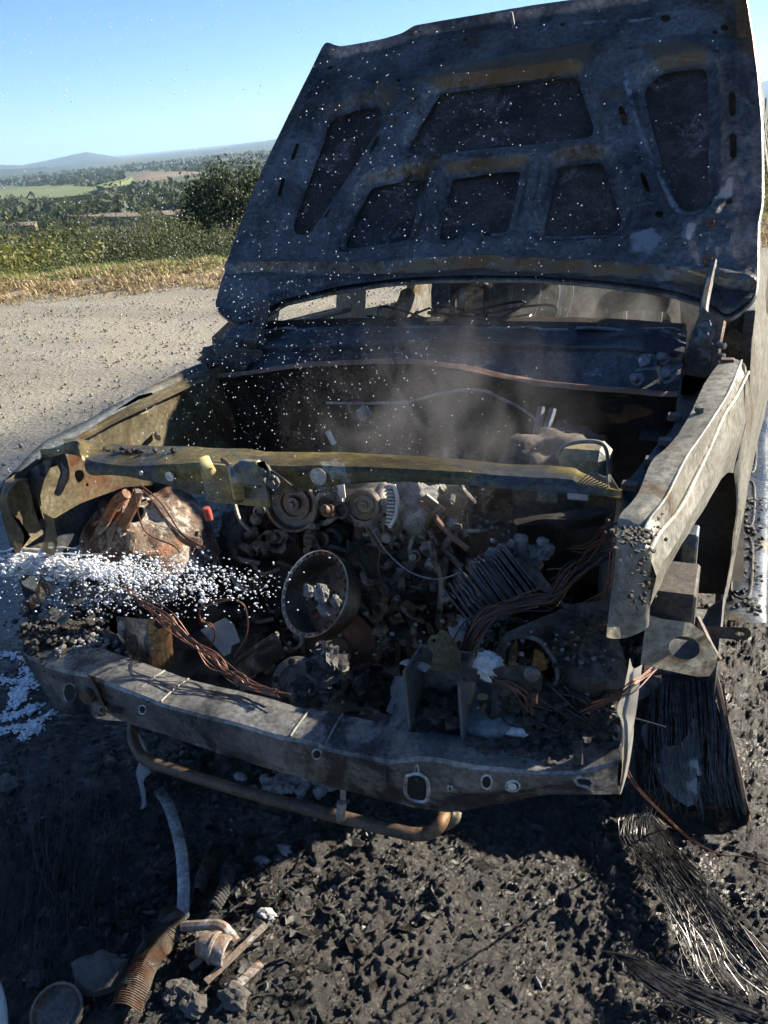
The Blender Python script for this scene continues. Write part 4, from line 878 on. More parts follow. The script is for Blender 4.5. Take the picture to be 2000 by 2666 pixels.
# ---- strut tower on the left, rusty and wet
tc_ = at(372, 1300, Y=.46)+np.array([0, 0, -.01])
def tower():
    V = []; Fc = []; nr, na = 26, 64
    for i in range(nr+1):
        t = i/nr; r = .012+.185*t**.85; z = .11*(1-t**1.9)-.10*max(0, t-.8)/.2
        for k in range(na):
            a = 2*math.pi*k/na; rib = .030*max(0, math.cos(5*a+.6))**3*math.sin(math.pi*min(1, t*1.15))
            p = tc_+np.array([math.cos(a)*r*1.05, math.sin(a)*r*.95, z+rib-.10]); p = p+np.array([0, -.02*t, 0])+.030*np.array([fbm(p, 11, 4), fbm(p, 11, 4, 5), fbm(p, 11, 4, 9)])
            V.append(p)
    for i in range(nr):
        for k in range(na): k2 = (k+1) % na; Fc.append((i*na+k, (i+1)*na+k, (i+1)*na+k2, i*na+k2))
    return obj('strut_tower', V, Fc, 'tower_rust', T)
tw = tower(); tw['label'] = 'rust red domed strut tower, wet and flecked with ash'
tb = tc_+np.array([0, .02, -.17])
sheet('tower_wall', [[tb+np.array([.20*math.cos(a), -.19*math.sin(a)-.02, .02]) for a in np.linspace(-.3, 3.4, 9)], [tb+np.array([.215*math.cos(a), -.21*math.sin(a)-.02, -.12]) for a in np.linspace(-.3, 3.4, 9)], [tb+np.array([.22*math.cos(a), -.22*math.sin(a), -.32]) for a in np.linspace(-.3, 3.4, 9)]], 'engine_soot', T, su=4, sv=4, th=.003, crumple=.02)
lathe('tower_hole', [(.022, .004), (.026, .0), (.020, -.006), (0, -.006)], at(357, 1340, Y=.36), (0, -.5, .9), 'black_hole', tw, 14)
for k, P in enumerate([[(290, 1440), (320, 1370), (350, 1310), (360, 1278)], [(405, 1300), (440, 1350), (480, 1400), (520, 1415)], [(330, 1450), (340, 1420), (345, 1380)], [(235, 1430), (265, 1375), (300, 1310), (330, 1285)]]):
    tube('tower_rib', [at(x, y, Y=.30+.05*(1450-y)/180) for x, y in P], .014, 'tower_rust', tw, 8)
for k, P in enumerate([[(350, 1270), (362, 1345), (385, 1390), (450, 1420), (470, 1440)], [(370, 1275), (395, 1300), (440, 1360), (500, 1412), (535, 1425)], [(365, 1262), (420, 1310), (470, 1385), (520, 1420)]]):
    tube('wire', [at(x, y, Y=.27) for x, y in P], .002, 'copper', tw, 5)
lathe('red_cap', [(.010, 0), (.011, .02), (.009, .035), (0, .036)], at(546, 1352, Y=.42), (0, -.1, 1), 'red_plastic', T, 10)

# ---- engine
EY = .43
eng = lump('engine', (-.10, .88, .48), (.40, .28, .28), 'engine_soot', T, amp=.35, fs=2.2, sub=5, seed=2); eng['label'] = 'soot black engine block with pulleys'
def pulley(name, q, Y, r, prof, axis, mat, seg=40): return lathe(name, [(a*r, b*r) for a, b in prof], at(*q, Y=Y), axis, mat, eng, seg)
AX = (.10, -1, .18)
PR = [(.98, -.55), (1.0, -.5), (1.0, -.32), (.93, -.28), (1.0, -.24), (1.0, -.1), (.93, -.06), (1.0, -.02), (1.0, .05), (.9, .05), (.87, -.25), (.66, -.30), (.62, -.18), (.48, -.16), (.45, -.26), (.28, -.26), (.26, -.06), (.12, -.05), (.10, .05), (0, .05)]
pulley('pulley', (758, 1315), 0.490, .072, PR, AX, 'pulley_steel')
pulley('pulley', (944, 1318), 0.490, .042, PR, AX, 'pulley_steel')
pulley('pulley', (885, 1503), 0.510, .078, PR, AX, 'pulley_steel')
pulley('pulley', (880, 1690), 0.450, .115, [(.80, -.3), (1.0, -.25), (1.0, -.02), (.95, .0), (.86, -.02), (.84, -.1), (.5, -.14), (.3, -.12), (.28, .0), (0, .0)], (.05, -1, .3), 'rust_ring')
pulley('pulley', (930, 1680), 0.510, .125, [(.9, -.3), (1.0, -.25), (1.0, -.18), (.92, -.15), (1, -.1), (1.0, -.02), (.9, .0), (.86, -.1), (.5, -.14), (0, -.14)], (.05, -1, .2), 'rust_ring')
pulley('idler', (672, 1517), 0.450, .022, [(.7, -2), (.9, -.4), (1, -.3), (1, .2), (.6, .25), (.6, .6), (0, .62)], (-.2, -1, .1), 'rust_tube', 14)
pulley('idler', (735, 1500), 0.490, .040, PR, AX, 'engine_soot', 24)
# the loose perforated drum, tipped towards the camera
def drum():
    c = at(828, 1548, Y=0.370); u, w, a = frame((-.30, -.72, .62)); r = .108; mb = MB(); n = 56
    prof = [(.98, -.03), (1.0, .0), (1.0, .012), (.985, .016), (.90, .015), (.885, .008), (.87, -.03), (.85, -.052), (.83, -.060)]
    mb.add(*g_lathe([(p*r, h) for p, h in prof], c, a, n))
    V2, Tr = holed(ell((0, 0), .83*r, .83*r, 40), [ell((.60*r*math.cos(t), .60*r*math.sin(t)), .14*r, .14*r, 12) for t in [k*math.pi/4+.2 for k in range(8)]]+[ell((0, 0), .2*r, .2*r, 14)], 0)
    mb.add([c+u*p[0]+w*p[1]-a*.060 for p in V2], [tuple(int(i) for i in t) for t in Tr])
    d = mb.build('perforated_drum', 'pulley_steel', eng); d['label'] = 'loose steel drum with a ring of small holes hanging tilted in front of the engine'
    for k in range(30):
        t = 2*math.pi*k/30; q = c+(u*math.cos(t)+w*math.sin(t))*r*1.012+a*.004
        lathe('rim_hole', [(.0042, -.003), (.0042, .0012), (0, .0014)], c+(u*math.cos(t)+w*math.sin(t))*r*.945+a*.0155, a, 'ash_white' if math.sin(t+.8) > .1 else 'black_hole', d, 8)
    E = [c+(u*math.cos(t)+w*math.sin(t))*r+a*.015 for t in np.linspace(0, 6.2832, 57)]; MB().add(*g_tube(E, .0022, 5, n=0, cap=False)).build('rim_edge', 'chrome_lip', d)
    return c, u, w, a
dc, du, dw, da = drum()
# alternator with its lit fins
alt = lump('alternator', at(985, 1330, Y=0.590), (.075, .08, .075), 'engine_alloy', eng, amp=.25, fs=2.5, sub=4, seed=6)
for k in range(11):
    y = 1268+k*9.5; x = 1012+8*math.sin(k*.28); MB().add(*g_box(at(x, y, Y=0.475), (.022, .014, .0055), None, .3)).build('fin', 'fender_metal', T)
tube('fin_rail', [at(1026, 1262, Y=0.475), at(1035, 1300, Y=0.470), at(1030, 1345, Y=0.470), at(1015, 1372, Y=0.470)], .005, 'pale_paint', T, 6)
for i, (q, Y, s) in enumerate([((1065, 1290), 0.510, (.035, .02, .07)), ((1090, 1350), 0.510, (.05, .03, .045)), ((860, 1290), 0.530, (.035, .02, .04)), ((1085, 1300), 0.530, (.06, .04, .04))]):
    lump('melted_alloy', at(*q, Y=Y), s, 'ash_grey' if i != 1 else 'engine_alloy', eng, amp=.6, fs=2.6, sub=3, seed=20+i)
for k in range(7): MB().add(*g_box(at(850+k*7, 1272+8*(k % 3), Y=0.520), (.012, .006, .05+.02*(k % 3)), None, .2)).build('melted_drip', 'pale_paint', eng)
# throttle flange with two round ports
pplate('port_flange', ((.1, -1, .25), -.30), [(655, 1415), (672, 1398), (690, 1382), (720, 1378), (745, 1384), (752, 1396), (744, 1412), (745, 1430), (735, 1442), (712, 1438), (690, 1430), (668, 1428)], [ell((719, 1408), 19, 20, 16), ell((687, 1402), 8, 9, 12)], .014, 'engine_alloy', eng)
# broad castings: timing cover, sump, heads
for i, (q, Y, s, m) in enumerate([((1050, 1540), 0.590, (.12, .06, .13), 'engine_alloy'), ((1080, 1420), 0.640, (.16, .08, .05), 'engine_soot'), ((700, 1620), 0.550, (.09, .07, .09), 'engine_soot'), ((990, 1640), 0.570, (.07, .06, .10), 'engine_soot'), ((1090, 1680), 0.550, (.05, .05, .10), 'engine_soot'), ((640, 1420), 0.640, (.08, .1, .12), 'engine_soot'), ((1200, 1370), .78, (.12, .1, .06), 'firewall_soot'), ((760, 1660), 0.510, (.05, .05, .05), 'engine_alloy'), ((1200, 1250), 0.840, (.16, .1, .10), 'firewall_soot'), ((1480, 1200), 0.840, (.12, .1, .10), 'firewall_soot')]):
    lump('casting', at(*q, Y=Y), s, m, eng, amp=.4, fs=2.4, sub=4, seed=30+i, sharp=True)
lathe('pipe_port', [(.030, -.02), (.034, 0), (.026, .004), (.024, -.03), (0, -.03)], at(762, 1660, Y=0.420), (-.1, -1, .3), 'engine_alloy', eng, 18)
pplate('timing_cover', ((.05, -1, .15), -.44), [(860, 1420), (960, 1400), (1100, 1420), (1150, 1500), (1140, 1600), (1060, 1660), (950, 1680), (860, 1640), (800, 1560), (800, 1470)], [ell((1040, 1470), 22, 22, 14), ell((985, 1600), 12, 12, 10), ell((1090, 1560), 14, 14, 12)], .03, 'engine_alloy', eng, step=.02, crumple=.05)
pplate('front_cover', ((.05, -1, .10), -.50), [(640, 1290), (1200, 1270), (1230, 1500), (1200, 1760), (1000, 1820), (700, 1800), (600, 1600)], [], .03, 'engine_soot', eng, step=.025, crumple=.10)
tube('cover_rib', [at(870, 1470, Y=.52), at(930, 1560, Y=.50), at(1000, 1640, Y=.50)], .012, 'engine_alloy', eng, 8)
tube('cover_rib', [at(1060, 1460, Y=.52), at(1010, 1540, Y=.50), at(980, 1640, Y=.50)], .010, 'engine_alloy', eng, 8)
# clutter of bolts, studs, pipes, brackets and rings over the front of the engine
rr = random.Random(5); mset = ['engine_alloy', 'pulley_steel', 'engine_soot', 'pulley_steel', 'engine_alloy', 'rust_tube']
for i in range(300):
    x, y = rr.uniform(620, 1230), rr.uniform(1275, 1800); Y = rr.uniform(.46, .54); m = rr.choice(mset); t = rr.random(); c = at(x, y, Y=Y)
    if any(math.hypot(x-a, y-b) < r_ for a, b, r_ in ((758, 1315, 78), (944, 1318, 52), (885, 1500, 62), (828, 1550, 112), (880, 1690, 88))): continue
    ax = (rr.gauss(0, .35), -1, rr.gauss(0, .35))
    if t < .42:
        r = rr.uniform(.006, .014); lathe('bolt', [(r*1.5, -.02), (r*1.5, .002), (r, .004), (r, r*1.4), (r*.85, r*1.6), (0, r*1.6)], c, ax, m, eng, 8)
    elif t < .62:
        r = rr.uniform(.011, .026); lathe('ring', [(r, -.015), (r*1.1, 0), (r*.75, .004), (r*.7, -.012), (0, -.012)], c, ax, m, eng, 16)
    elif t < .85:
        L = rr.uniform(.04, .12); d = np.array([rr.gauss(0, 1), rr.gauss(0, .3), rr.gauss(0, 1)]); d /= np.linalg.norm(d)
        tube('pipe', [c-d*L/2, c+np.array([0, -.02, rr.gauss(0, .015)]), c+d*L/2], rr.uniform(.004, .010), m, eng, 7)
    else:
        u, w, a = frame(ax); an = rr.uniform(0, 3); u2 = u*math.cos(an)+w*math.sin(an); w2 = np.cross(a, u2)
        box('bracket', c, (rr.uniform(.03, .07), rr.uniform(.012, .03), .006), m, eng, (u2, w2, a))
# dipstick, rods, cable ends
tube('dipstick_tube', [at(x, y, Y=0.450) for x, y in [(1122, 1405), (1128, 1440), (1140, 1480), (1150, 1520), (1146, 1580), (1140, 1620)]], .008, 'engine_alloy', eng, 8)
tube('dipstick_tube', [at(x, y, Y=0.430) for x, y in [(1140, 1600), (1145, 1632), (1165, 1645), (1188, 1630), (1195, 1605)]], .008, 'engine_alloy', eng, 8)
tube('rusty_rod', [at(1066, 1282, Y=0.510), at(1110, 1320, Y=0.490), at(1165, 1385, Y=0.460), at(1218, 1430, Y=0.430)], .007, 'rust_ring', eng, 7)
tube('hose', [at(1050, 1265, Y=0.590), at(1110, 1280, Y=0.570), at(1140, 1278, Y=0.560), at(1155, 1268, Y=0.560)], .014, 'engine_alloy', eng, 8)
tube('fine_wire', [at(970, 1382, Y=0.430), at(1010, 1440, Y=0.410), at(1070, 1490, Y=0.400), at(1140, 1508, Y=0.390), at(1200, 1490, Y=0.390)], .0022, 'grey_wire', eng, 5)
tube('fine_wire', [at(990, 1430, Y=0.430), at(985, 1480, Y=0.420), at(1000, 1540, Y=0.420), at(1000, 1600, Y=0.420)], .002, 'rust_tube', eng, 5)
tube('coolant_pipe', [at(930, 1400, Y=0.570), at(1010, 1410, Y=0.550), at(1080, 1395, Y=0.550), at(1110, 1370, Y=0.570)], .022, 'engine_alloy', eng, 10)
# battery tray and box behind the support at right
pplate('relay_box', ((0, 1, .12), .66+.12*.9), [(1335, 1265), (1610, 1275), (1600, 1330), (1500, 1335), (1335, 1360)], [], .02, 'apron_metal', T)
MB().add(*g_box(at(1425, 1288, Y=.55), (.045, .01, .035))).build('fuse_cover', 'dark_metal', T); MB().add(*g_box(at(1505, 1292, Y=.55), (.045, .008, .016))).build('fuse_cover', 'pale_paint', T)
tray = sheet('burnt_tray', [[at(x, y, Y=.42) for x, y in [(1335, 1350), (1440, 1335), (1540, 1322), (1600, 1325)]], [at(x, y, Y=.34) for x, y in [(1345, 1362), (1450, 1352), (1550, 1340), (1600, 1340)]], [at(x, y, Y=.36) for x, y in [(1350, 1385), (1460, 1385), (1550, 1370), (1600, 1360)]]], 'engine_soot', T, su=4, sv=3, th=.006, crumple=.012, cs=14)
lump('melted_tank', at(1430, 1200, Y=.70), (.11, .09, .07), 'firewall_soot', T, amp=.35, fs=2, sub=4, seed=51)
tube('tank_rim', [at(x, y, Y=.62) for x, y in [(1455, 1180), (1470, 1160), (1510, 1150), (1560, 1152), (1580, 1175), (1585, 1240)]], .005, 'cab_metal', T, 6)
box('tank_box', at(1520, 1215, Y=.66), (.12, .10, .11), 'apron_metal', T, bev=.2)
for a, b in [((1440, 1065), (1420, 1130)), ((1410, 1060), (1395, 1140))]: tube('strut', [at(*a, Y=.85), at(*b, Y=.80)], .010, 'cowl_metal', T, 6, n=3)
# ---- front right corner: lamp panel, brackets, shelf
pan_pl = ((0, -1, .30), .0*-1+.30*.53)
lamp = pplate('lamp_panel', ((.12, -1, .42), .12*.45-.03+.42*.55), [(1238, 1880), (1270, 1760), (1290, 1690), (1325, 1640), (1400, 1612), (1500, 1575), (1590, 1560), (1605, 1640), (1628, 1720), (1640, 1780), (1618, 1860), (1620, 1985), (1440, 1992), (1330, 1960), (1250, 1935)],
   [[(1318, 1732), (1320, 1690), (1335, 1660), (1360, 1655), (1400, 1665), (1425, 1690), (1445, 1725), (1452, 1760), (1445, 1785), (1425, 1780), (1400, 1745)], ell((1472, 1702), 5, 5, 8)], .004, 'dark_metal', T, step=.02, crumple=.07)
lamp['label'] = 'dark panel with a torn round lamp opening at the right front corner'
E_ = [atp(x, y, (.12, -1, .42), .12*.45-.03+.42*.55+.004) for x, y in [(1335, 1660), (1360, 1655), (1400, 1665), (1425, 1690), (1445, 1725), (1452, 1760), (1445, 1785)]]
lp = lambda x, y, o=.012: atp(x, y, (.12, -1, .42), .12*.45-.03+.42*.55+o)
clods('char_crust', [(lp(random.uniform(1290, 1600), random.uniform(1800, 1960)), .003+.010*random.random()**2) for i in range(330)], 'char', lamp, sub=1)
clods('char_crust', [(lp(random.uniform(1440, 1600), random.uniform(1590, 1800), .006), .002+.007*random.random()**2) for i in range(200)], 'char', lamp, sub=1)
clods('ash_crumbs', [(lp(random.uniform(1300, 1600), random.uniform(1640, 1960), .012), .002+.005*random.random()**2) for i in range(60)], 'ash_grey', lamp, sub=1)
for i in range(16): x0, y0 = random.uniform(1300, 1560), random.uniform(1790, 1900); tube('wire', [lp(x0, y0), lp(x0+random.gauss(30, 25), y0+random.gauss(20, 20), .03), lp(x0+random.gauss(60, 40), y0+random.gauss(45, 25))], .0016, 'wire_dark', lamp, 5)
tube('opening_lip', E_, .005, 'dark_metal', lamp, 6)
for P in [[(1322, 1728), (1330, 1690), (1345, 1665), (1350, 1700), (1340, 1735)], [(1385, 1735), (1392, 1690), (1415, 1700), (1425, 1740), (1405, 1750)]]:
    pplate('torn_tongue', ((.3, -1, .2), .02), P, [], .003, 'lit_apron', lamp)
sheet('corner_shelf', [[at(x, y, Z=.56) for x, y in [(985, 1878), (1080, 1850), (1200, 1850), (1330, 1870), (1450, 1900), (1610, 1915)]], [at(x, y, Z=.545) for x, y in [(1000, 1920), (1080, 1915), (1200, 1925), (1330, 1935), (1450, 1950), (1612, 1950)]], [at(x, y, Z=.535) for x, y in [(1010, 1972), (1100, 1970), (1200, 1983), (1330, 1998), (1450, 2003), (1612, 1978)]]], 'beam_metal', T, su=4, sv=4, th=.003, crumple=.008)
clods('char_heap', [(at(random.gauss(1400, 75), random.gauss(1962, 17), Z=.555)+np.array([0, 0, random.uniform(-.004, .012)]), .004+.010*random.random()**1.6) for i in range(210)], 'char', label='heap of black char crumbs on the right end of the beam', sub=2)
clods('char_heap', [(at(random.uniform(1180, 1600), random.uniform(1840, 1960), Z=.56), .003+.006*random.random()) for i in range(150)], 'char')
clods('char_heap', [(at(random.gauss(180, 70), random.gauss(1645, 35), Z=.53)+np.array([0, 0, random.uniform(-.02, .016)]), .003+.009*random.random()**2) for i in range(620)], 'char', label='thick heap of char and ash on the left end of the beam', sub=2)
clods('ash_crumbs', [(at(random.gauss(240, 45), random.gauss(1680, 20), Z=.545), .003+.007*random.random()) for i in range(120)], 'ash_grey', sub=1)
tube('drip', [at(1503, 1925, Y=-.01), at(1508, 1960, Y=-.02), at(1506, 1985, Y=-.025)], .009, 'char', T, 7)
lathe('pressed_cup', [(.07, .0), (.065, .02), (.055, .028), (.03, .030), (0, .030)], at(1275, 1850, Z=.575), (0, -.35, 1), 'apron_metal', T, 28)
pplate('pale_disc', ((0, -.5, 1), .605+.0), ell((1256, 1814), 16, 9, 16), [], .003, 'yellow_paint_and_sun', T)
MB().add(*g_box(at(1300, 1885, Z=.57), (.12, .05, .025), None, .4)).build('pressed_rib', 'beam_metal', T)
bx = at(1150, 1815, Y=.03)
for nm, c, s_ in [('side', (-.052, 0, 0), (.005, .09, .16)), ('side', (.052, 0, 0), (.005, .09, .16)), ('back', (0, .043, 0), (.10, .005, .16)), ('base', (0, 0, -.078), (.10, .09, .005))]:
    box('box_bracket_'+nm, bx+np.array(c), s_, 'dark_metal', T, bev=.05)
clods('char_heap', [(bx+np.array([random.gauss(0, .02), random.gauss(0, .015), -.05+random.random()*.05]), .008+.012*random.random()) for i in range(40)], 'char')
pplate('latch_mount', ((0, 1, -.2), .03-.2*.62), [(1113, 1668), (1122, 1655), (1138, 1652), (1146, 1640), (1160, 1642), (1178, 1660), (1200, 1700), (1198, 1752), (1120, 1745), (1128, 1700), (1116, 1686)], [ell((1130, 1668), 5, 5, 8), ell((1160, 1662), 4, 4, 8)], .006, 'lit_apron', T)
pplate('lamp_bracket', ((0, 1, 0), .0), [(1196, 1718), (1225, 1740), (1262, 1752), (1310, 1735), (1340, 1733), (1400, 1738), (1412, 1760), (1408, 1800), (1390, 1812), (1310, 1800), (1290, 1785), (1200, 1775)], [ell((1387, 1755), 7, 7, 10)], .005, 'dark_metal', T, step=.02, crumple=.012)
tube('threaded_bolt', [at(1392, 1800, Y=.0), at(1392, 1828, Y=.0)], .006, 'rust_tube', T, 8, n=3)
lathe('bolt', [(.014, 0), (.014, .006), (.008, .008), (0, .009)], at(1386, 1752, Y=-.006), (0, -1, 0), 'dark_metal', T, 10)
tube('cross_strip', [at(1052, 1722, Y=.05), at(1085, 1730, Y=.03), at(1118, 1742, Y=.02)], .012, 'beam_metal', T, 6, flat=.25)
tube('cross_strip', [at(1475, 1625, Y=.16), at(1510, 1622, Y=.15), at(1516, 1616, Y=.15)], .006, 'yellow_paint_and_sun', T, 6, flat=.4)
pplate('white_clip', ((0, 1, 0), .16), [(1440, 1584), (1455, 1578), (1466, 1600), (1470, 1622), (1458, 1620), (1450, 1600)], [], .005, 'ash_white', T)
# torn bright blade hanging at the corner
blade = sheet('torn_blade', [[at(x, y, Y=.055) for x, y in [(1640, 1712), (1628, 1780), (1606, 1852), (1616, 1877), (1621, 1970), (1612, 2068)]], [at(x, y, Y=.035) for x, y in [(1652, 1740), (1642, 1800), (1630, 1858), (1636, 1890), (1634, 1975), (1614, 2066)]], [at(x, y, Y=.06) for x, y in [(1672, 1730), (1664, 1800), (1656, 1862), (1650, 1905), (1642, 1975), (1618, 2064)]]], 'pale_paint', T, su=4, sv=3, th=.003, crumple=.005)
blade['label'] = 'pale torn strip of metal hanging below the fender tip'
# bumper stay, tow plate, chassis bar
sy = at(1757, 1560, Y=.22)
box('bumper_stay', at(1757, 1560, Y=.24), (.075, .12, .095), 'firewall_soot', T, bev=.06)
tow = pplate('tow_plate', ((.25, -1, .05), .25*.75-.13), [(1687, 1600), (1722, 1611), (1797, 1621), (1829, 1643), (1852, 1675), (1869, 1706), (1864, 1735), (1848, 1760), (1816, 1762), (1769, 1752), (1702, 1738), (1668, 1728), (1676, 1660)], [ell((1782, 1687), 41, 30, 24, .15)], .007, 'fender_metal', T)
tow['label'] = 'thick steel plate with a large round hole at the right front corner'
pplate('chassis_bar', ((.1, -1, .15), .085-.42+.05), [(1829, 1630), (1943, 1634), (1954, 1643), (1956, 1655), (1943, 1667), (1835, 1660)], [slot((1918, 1650), (1934, 1651), 5)], .012, 'dark_metal', T)
tube('chassis_tube', [at(1812, 1612, Y=.28), at(1826, 1640, Y=.26), at(1850, 1690, Y=.22), at(1870, 1720, Y=.21)], .009, 'rust_tube', T, 8)
for x in (.42, -.42):
    sheet('chassis_rail', [[(x, .55, .18), (x, 2.4, .18)], [(x, .55, .30), (x, 2.4, .30)], [(x+.08*np.sign(x), .55, .30), (x+.08*np.sign(x), 2.4, .30)], [(x+.08*np.sign(x), .55, .18), (x+.08*np.sign(x), 2.4, .18)]], 'dark_metal', T, su=6, sv=2, th=.004, lin=True)
# wheel remains in the arch: hub, disc, rim sunk to the ground
WR = [(.205, -.09), (.215, -.08), (.20, -.06), (.18, .0), (.18, .05), (.205, .075), (.215, .085), (.205, .09), (.17, .05), (.15, -.01), (.09, -.02), (.06, .0), (.05, .03), (0, .03)]
wh = lathe('wheel', WR, (.735, .80, .20), (1, 0, 0), 'dark_metal', T, 40); lathe('brake_disc', [(.14, -.01), (.145, 0), (.14, .01), (.06, .012), (.055, .03), (0, .03)], (.66, .80, .20), (1, 0, 0), 'rust_tube', wh, 32)
wh2 = lathe('wheel', WR, (-.70, .80, .20), (-1, 0, 0), 'dark_metal', T, 40)
lathe('wheel', WR, (.76, 3.55, .20), (1, 0, 0), 'dark_metal', T, 32); lathe('wheel', WR, (-.72, 3.55, .20), (-1, 0, 0), 'dark_metal', T, 32)
tube('shock_absorber', [(.55, .72, .30), (.56, .70, .70)], .03, 'dark_metal', T, 10, n=3)
pplate('knuckle', ((1, -.3, 0), .42), [(1816, 1500), (1822, 1465), (1838, 1447), (1845, 1470), (1842, 1520), (1828, 1542), (1816, 1535)], [], .02, 'cab_metal', T)
box('arch_strut', at(1792, 1470, Y=.42), (.03, .05, .16), 'apron_metal', T)
sheet('wheel_arch_liner', [[(.60, .95+.0, .35), (.60, 1.02, .6), (.60, .98, .82), (.60, .75, .88)], [(.83, .98, .35), (.83, 1.05, .6), (.81, .98, .83), (.78, .75, .86)]], 'firewall_soot', T, su=5, sv=3, th=.004, crumple=.01)
# side step
stp = sheet('side_step', [[(.80, .94, .29), (.80, 1.3, .29), (.80, 2.6, .29)], [(.82, .90, .32), (.82, 1.3, .32), (.82, 2.6, .32)], [(.90, .90, .32), (.90, 1.3, .32), (.90, 2.6, .32)], [(.935, .94, .30), (.94, 1.3, .30), (.94, 2.6, .30)], [(.94, .95, .24), (.945, 1.3, .24), (.945, 2.6, .24)]], 'step_metal', T, su=5, sv=4, th=.004, crumple=.004)
for y0 in (1.05, 1.5, 1.95): MB().add(*g_tube([(.84, y0, .325), (.86, y0-.03, .323), (.89, y0, .325), (.89, y0+.3, .325), (.86, y0+.33, .323), (.84, y0+.3, .325), (.84, y0, .325)], .0035, 6)).build('step_tread', 'dark_metal', stp)
clods('char_clods', [((random.uniform(.84, .92), random.uniform(.95, 1.7), .327), .003+.007*random.random()) for i in range(110)], 'char', stp)
# bent tube below the beam
tube('bent_tube', [at(x, y, Y=yy) for x, y, yy in [(345, 1890, .06), (348, 1930, .0), (372, 1972, -.04), (430, 1998, -.06), (600, 2050, -.07), (800, 2105, -.075), (1000, 2155, -.075), (1080, 2172, -.07), (1125, 2165, -.06), (1152, 2135, -.04), (1160, 2095, .02)]], .0135, 'rust_tube', T, 12)['label'] = 'long rusty tube with bent ends hanging below the bumper beam'
tube('tube_hook', [at(1185, 2112, Y=.0), at(1180, 2130, Y=-.01), at(1160, 2145, Y=-.01)], .014, 'lit_apron', T, 8)
tube('hanging_bolt', [at(894, 2030, Y=-.07), at(893, 2080, Y=-.08), at(892, 2092, Y=-.085)], .006, 'engine_alloy', T, 8)
tube('hanging_bolt', [at(890, 2088, Y=-.09), at(888, 2112, Y=-.095), at(888, 2132, Y=-.092)], .010, 'engine_alloy', T, 8)
# ---- left front: lamp bracket, cup with hole, debris shelf
lb = sheet('lamp_bracket', [[at(x, y, Y=yy) for x, y, yy in [(300, 1605, .10), (355, 1610, .06), (385, 1612, .05)]], [at(x, y, Y=yy) for x, y, yy in [(306, 1680, .10), (362, 1690, .06), (392, 1690, .05)]], [at(x, y, Y=yy) for x, y, yy in [(312, 1735, .10), (368, 1750, .06), (400, 1745, .05)]]], 'beam_metal', T, su=4, sv=4, th=.004, crumple=.004)
sheet('lamp_bracket', [[at(x, y, Y=yy) for x, y, yy in [(385, 1612, .05), (428, 1604, .08), (442, 1600, .10)]], [at(x, y, Y=yy) for x, y, yy in [(392, 1690, .05), (436, 1680, .08), (450, 1676, .10)]], [at(x, y, Y=yy) for x, y, yy in [(400, 1745, .05), (444, 1735, .08), (458, 1730, .10)]]], 'lit_apron', T, su=4, sv=4, th=.004, crumple=.004)
lathe('bracket_hole', [(.011, 0), (.009, .002), (0, .002)], at(414, 1626, Y=.052), (.4, -1, 0), 'black_hole', lb, 12)
pplate('horn_bracket', ((0, 1, 0), .10), [(285, 1615), (310, 1598), (350, 1596), (360, 1640), (350, 1646), (300, 1650), (284, 1640)], [], .005, 'dark_metal', T)
lathe('bolt', [(.014, 0), (.012, .006), (0, .008)], at(322, 1626, Y=.09), (0, -1, 0), 'engine_alloy', T, 10); lathe('bolt', [(.007, 0), (.006, .006), (0, .008)], at(347, 1624, Y=.09), (0, -1, 0), 'ash_white', T, 8)
lump('melted_lamp', at(330, 1690, Y=.12), (.07, .06, .06), 'engine_soot', T, amp=.4, fs=2, sub=3, seed=77)
lump('bay_floor', at(450, 1640, Y=.42), (.28, .22, .12), 'engine_soot', T, amp=.5, fs=3, sub=5, seed=79)
lump('bay_floor', at(900, 1810, Y=.34), (.22, .12, .05), 'engine_soot', T, amp=.5, fs=3, sub=5, seed=83)
# horn, radiator core remnant
hn = lathe('horn', [(.052, -.02), (.056, 0), (.050, .006), (.036, .010), (.034, .006), (.014, .008), (0, .012)], at(770, 1775, Y=.10), (.1, -.7, .7), 'dark_metal', T, 28)
for k in range(5): t = k*1.256; u, w, a = frame((.1, -.7, .7)); lathe('horn_hole', [(.008, .0095), (0, .0105)], at(770, 1775, Y=.10)+(u*math.cos(t)+w*math.sin(t))*.043, (.1, -.7, .7), 'black_hole', hn, 10)
box('horn_tab', at(788, 1742, Y=.11), (.02, .004, .04), 'dark_metal', hn)
rad = box('radiator_core', at(668, 1700, Y=.17), (.12, .03, .012), 'engine_soot', T, ax=((.86, .1, .5), (-.1, 1, 0), (-.5, 0, .86)))
pa, pb = at(615, 1722, Y=.15), at(722, 1650, Y=.17)
for k in range(30):
    p = pa+(pb-pa)*k/29; tube('core_fin', [p, p+np.array([.012, -.006, -.055])], .0022, 'engine_alloy', rad, 4, n=1)
tube('core_rail', [pa, pb], .007, 'engine_alloy', rad, 6, n=3)

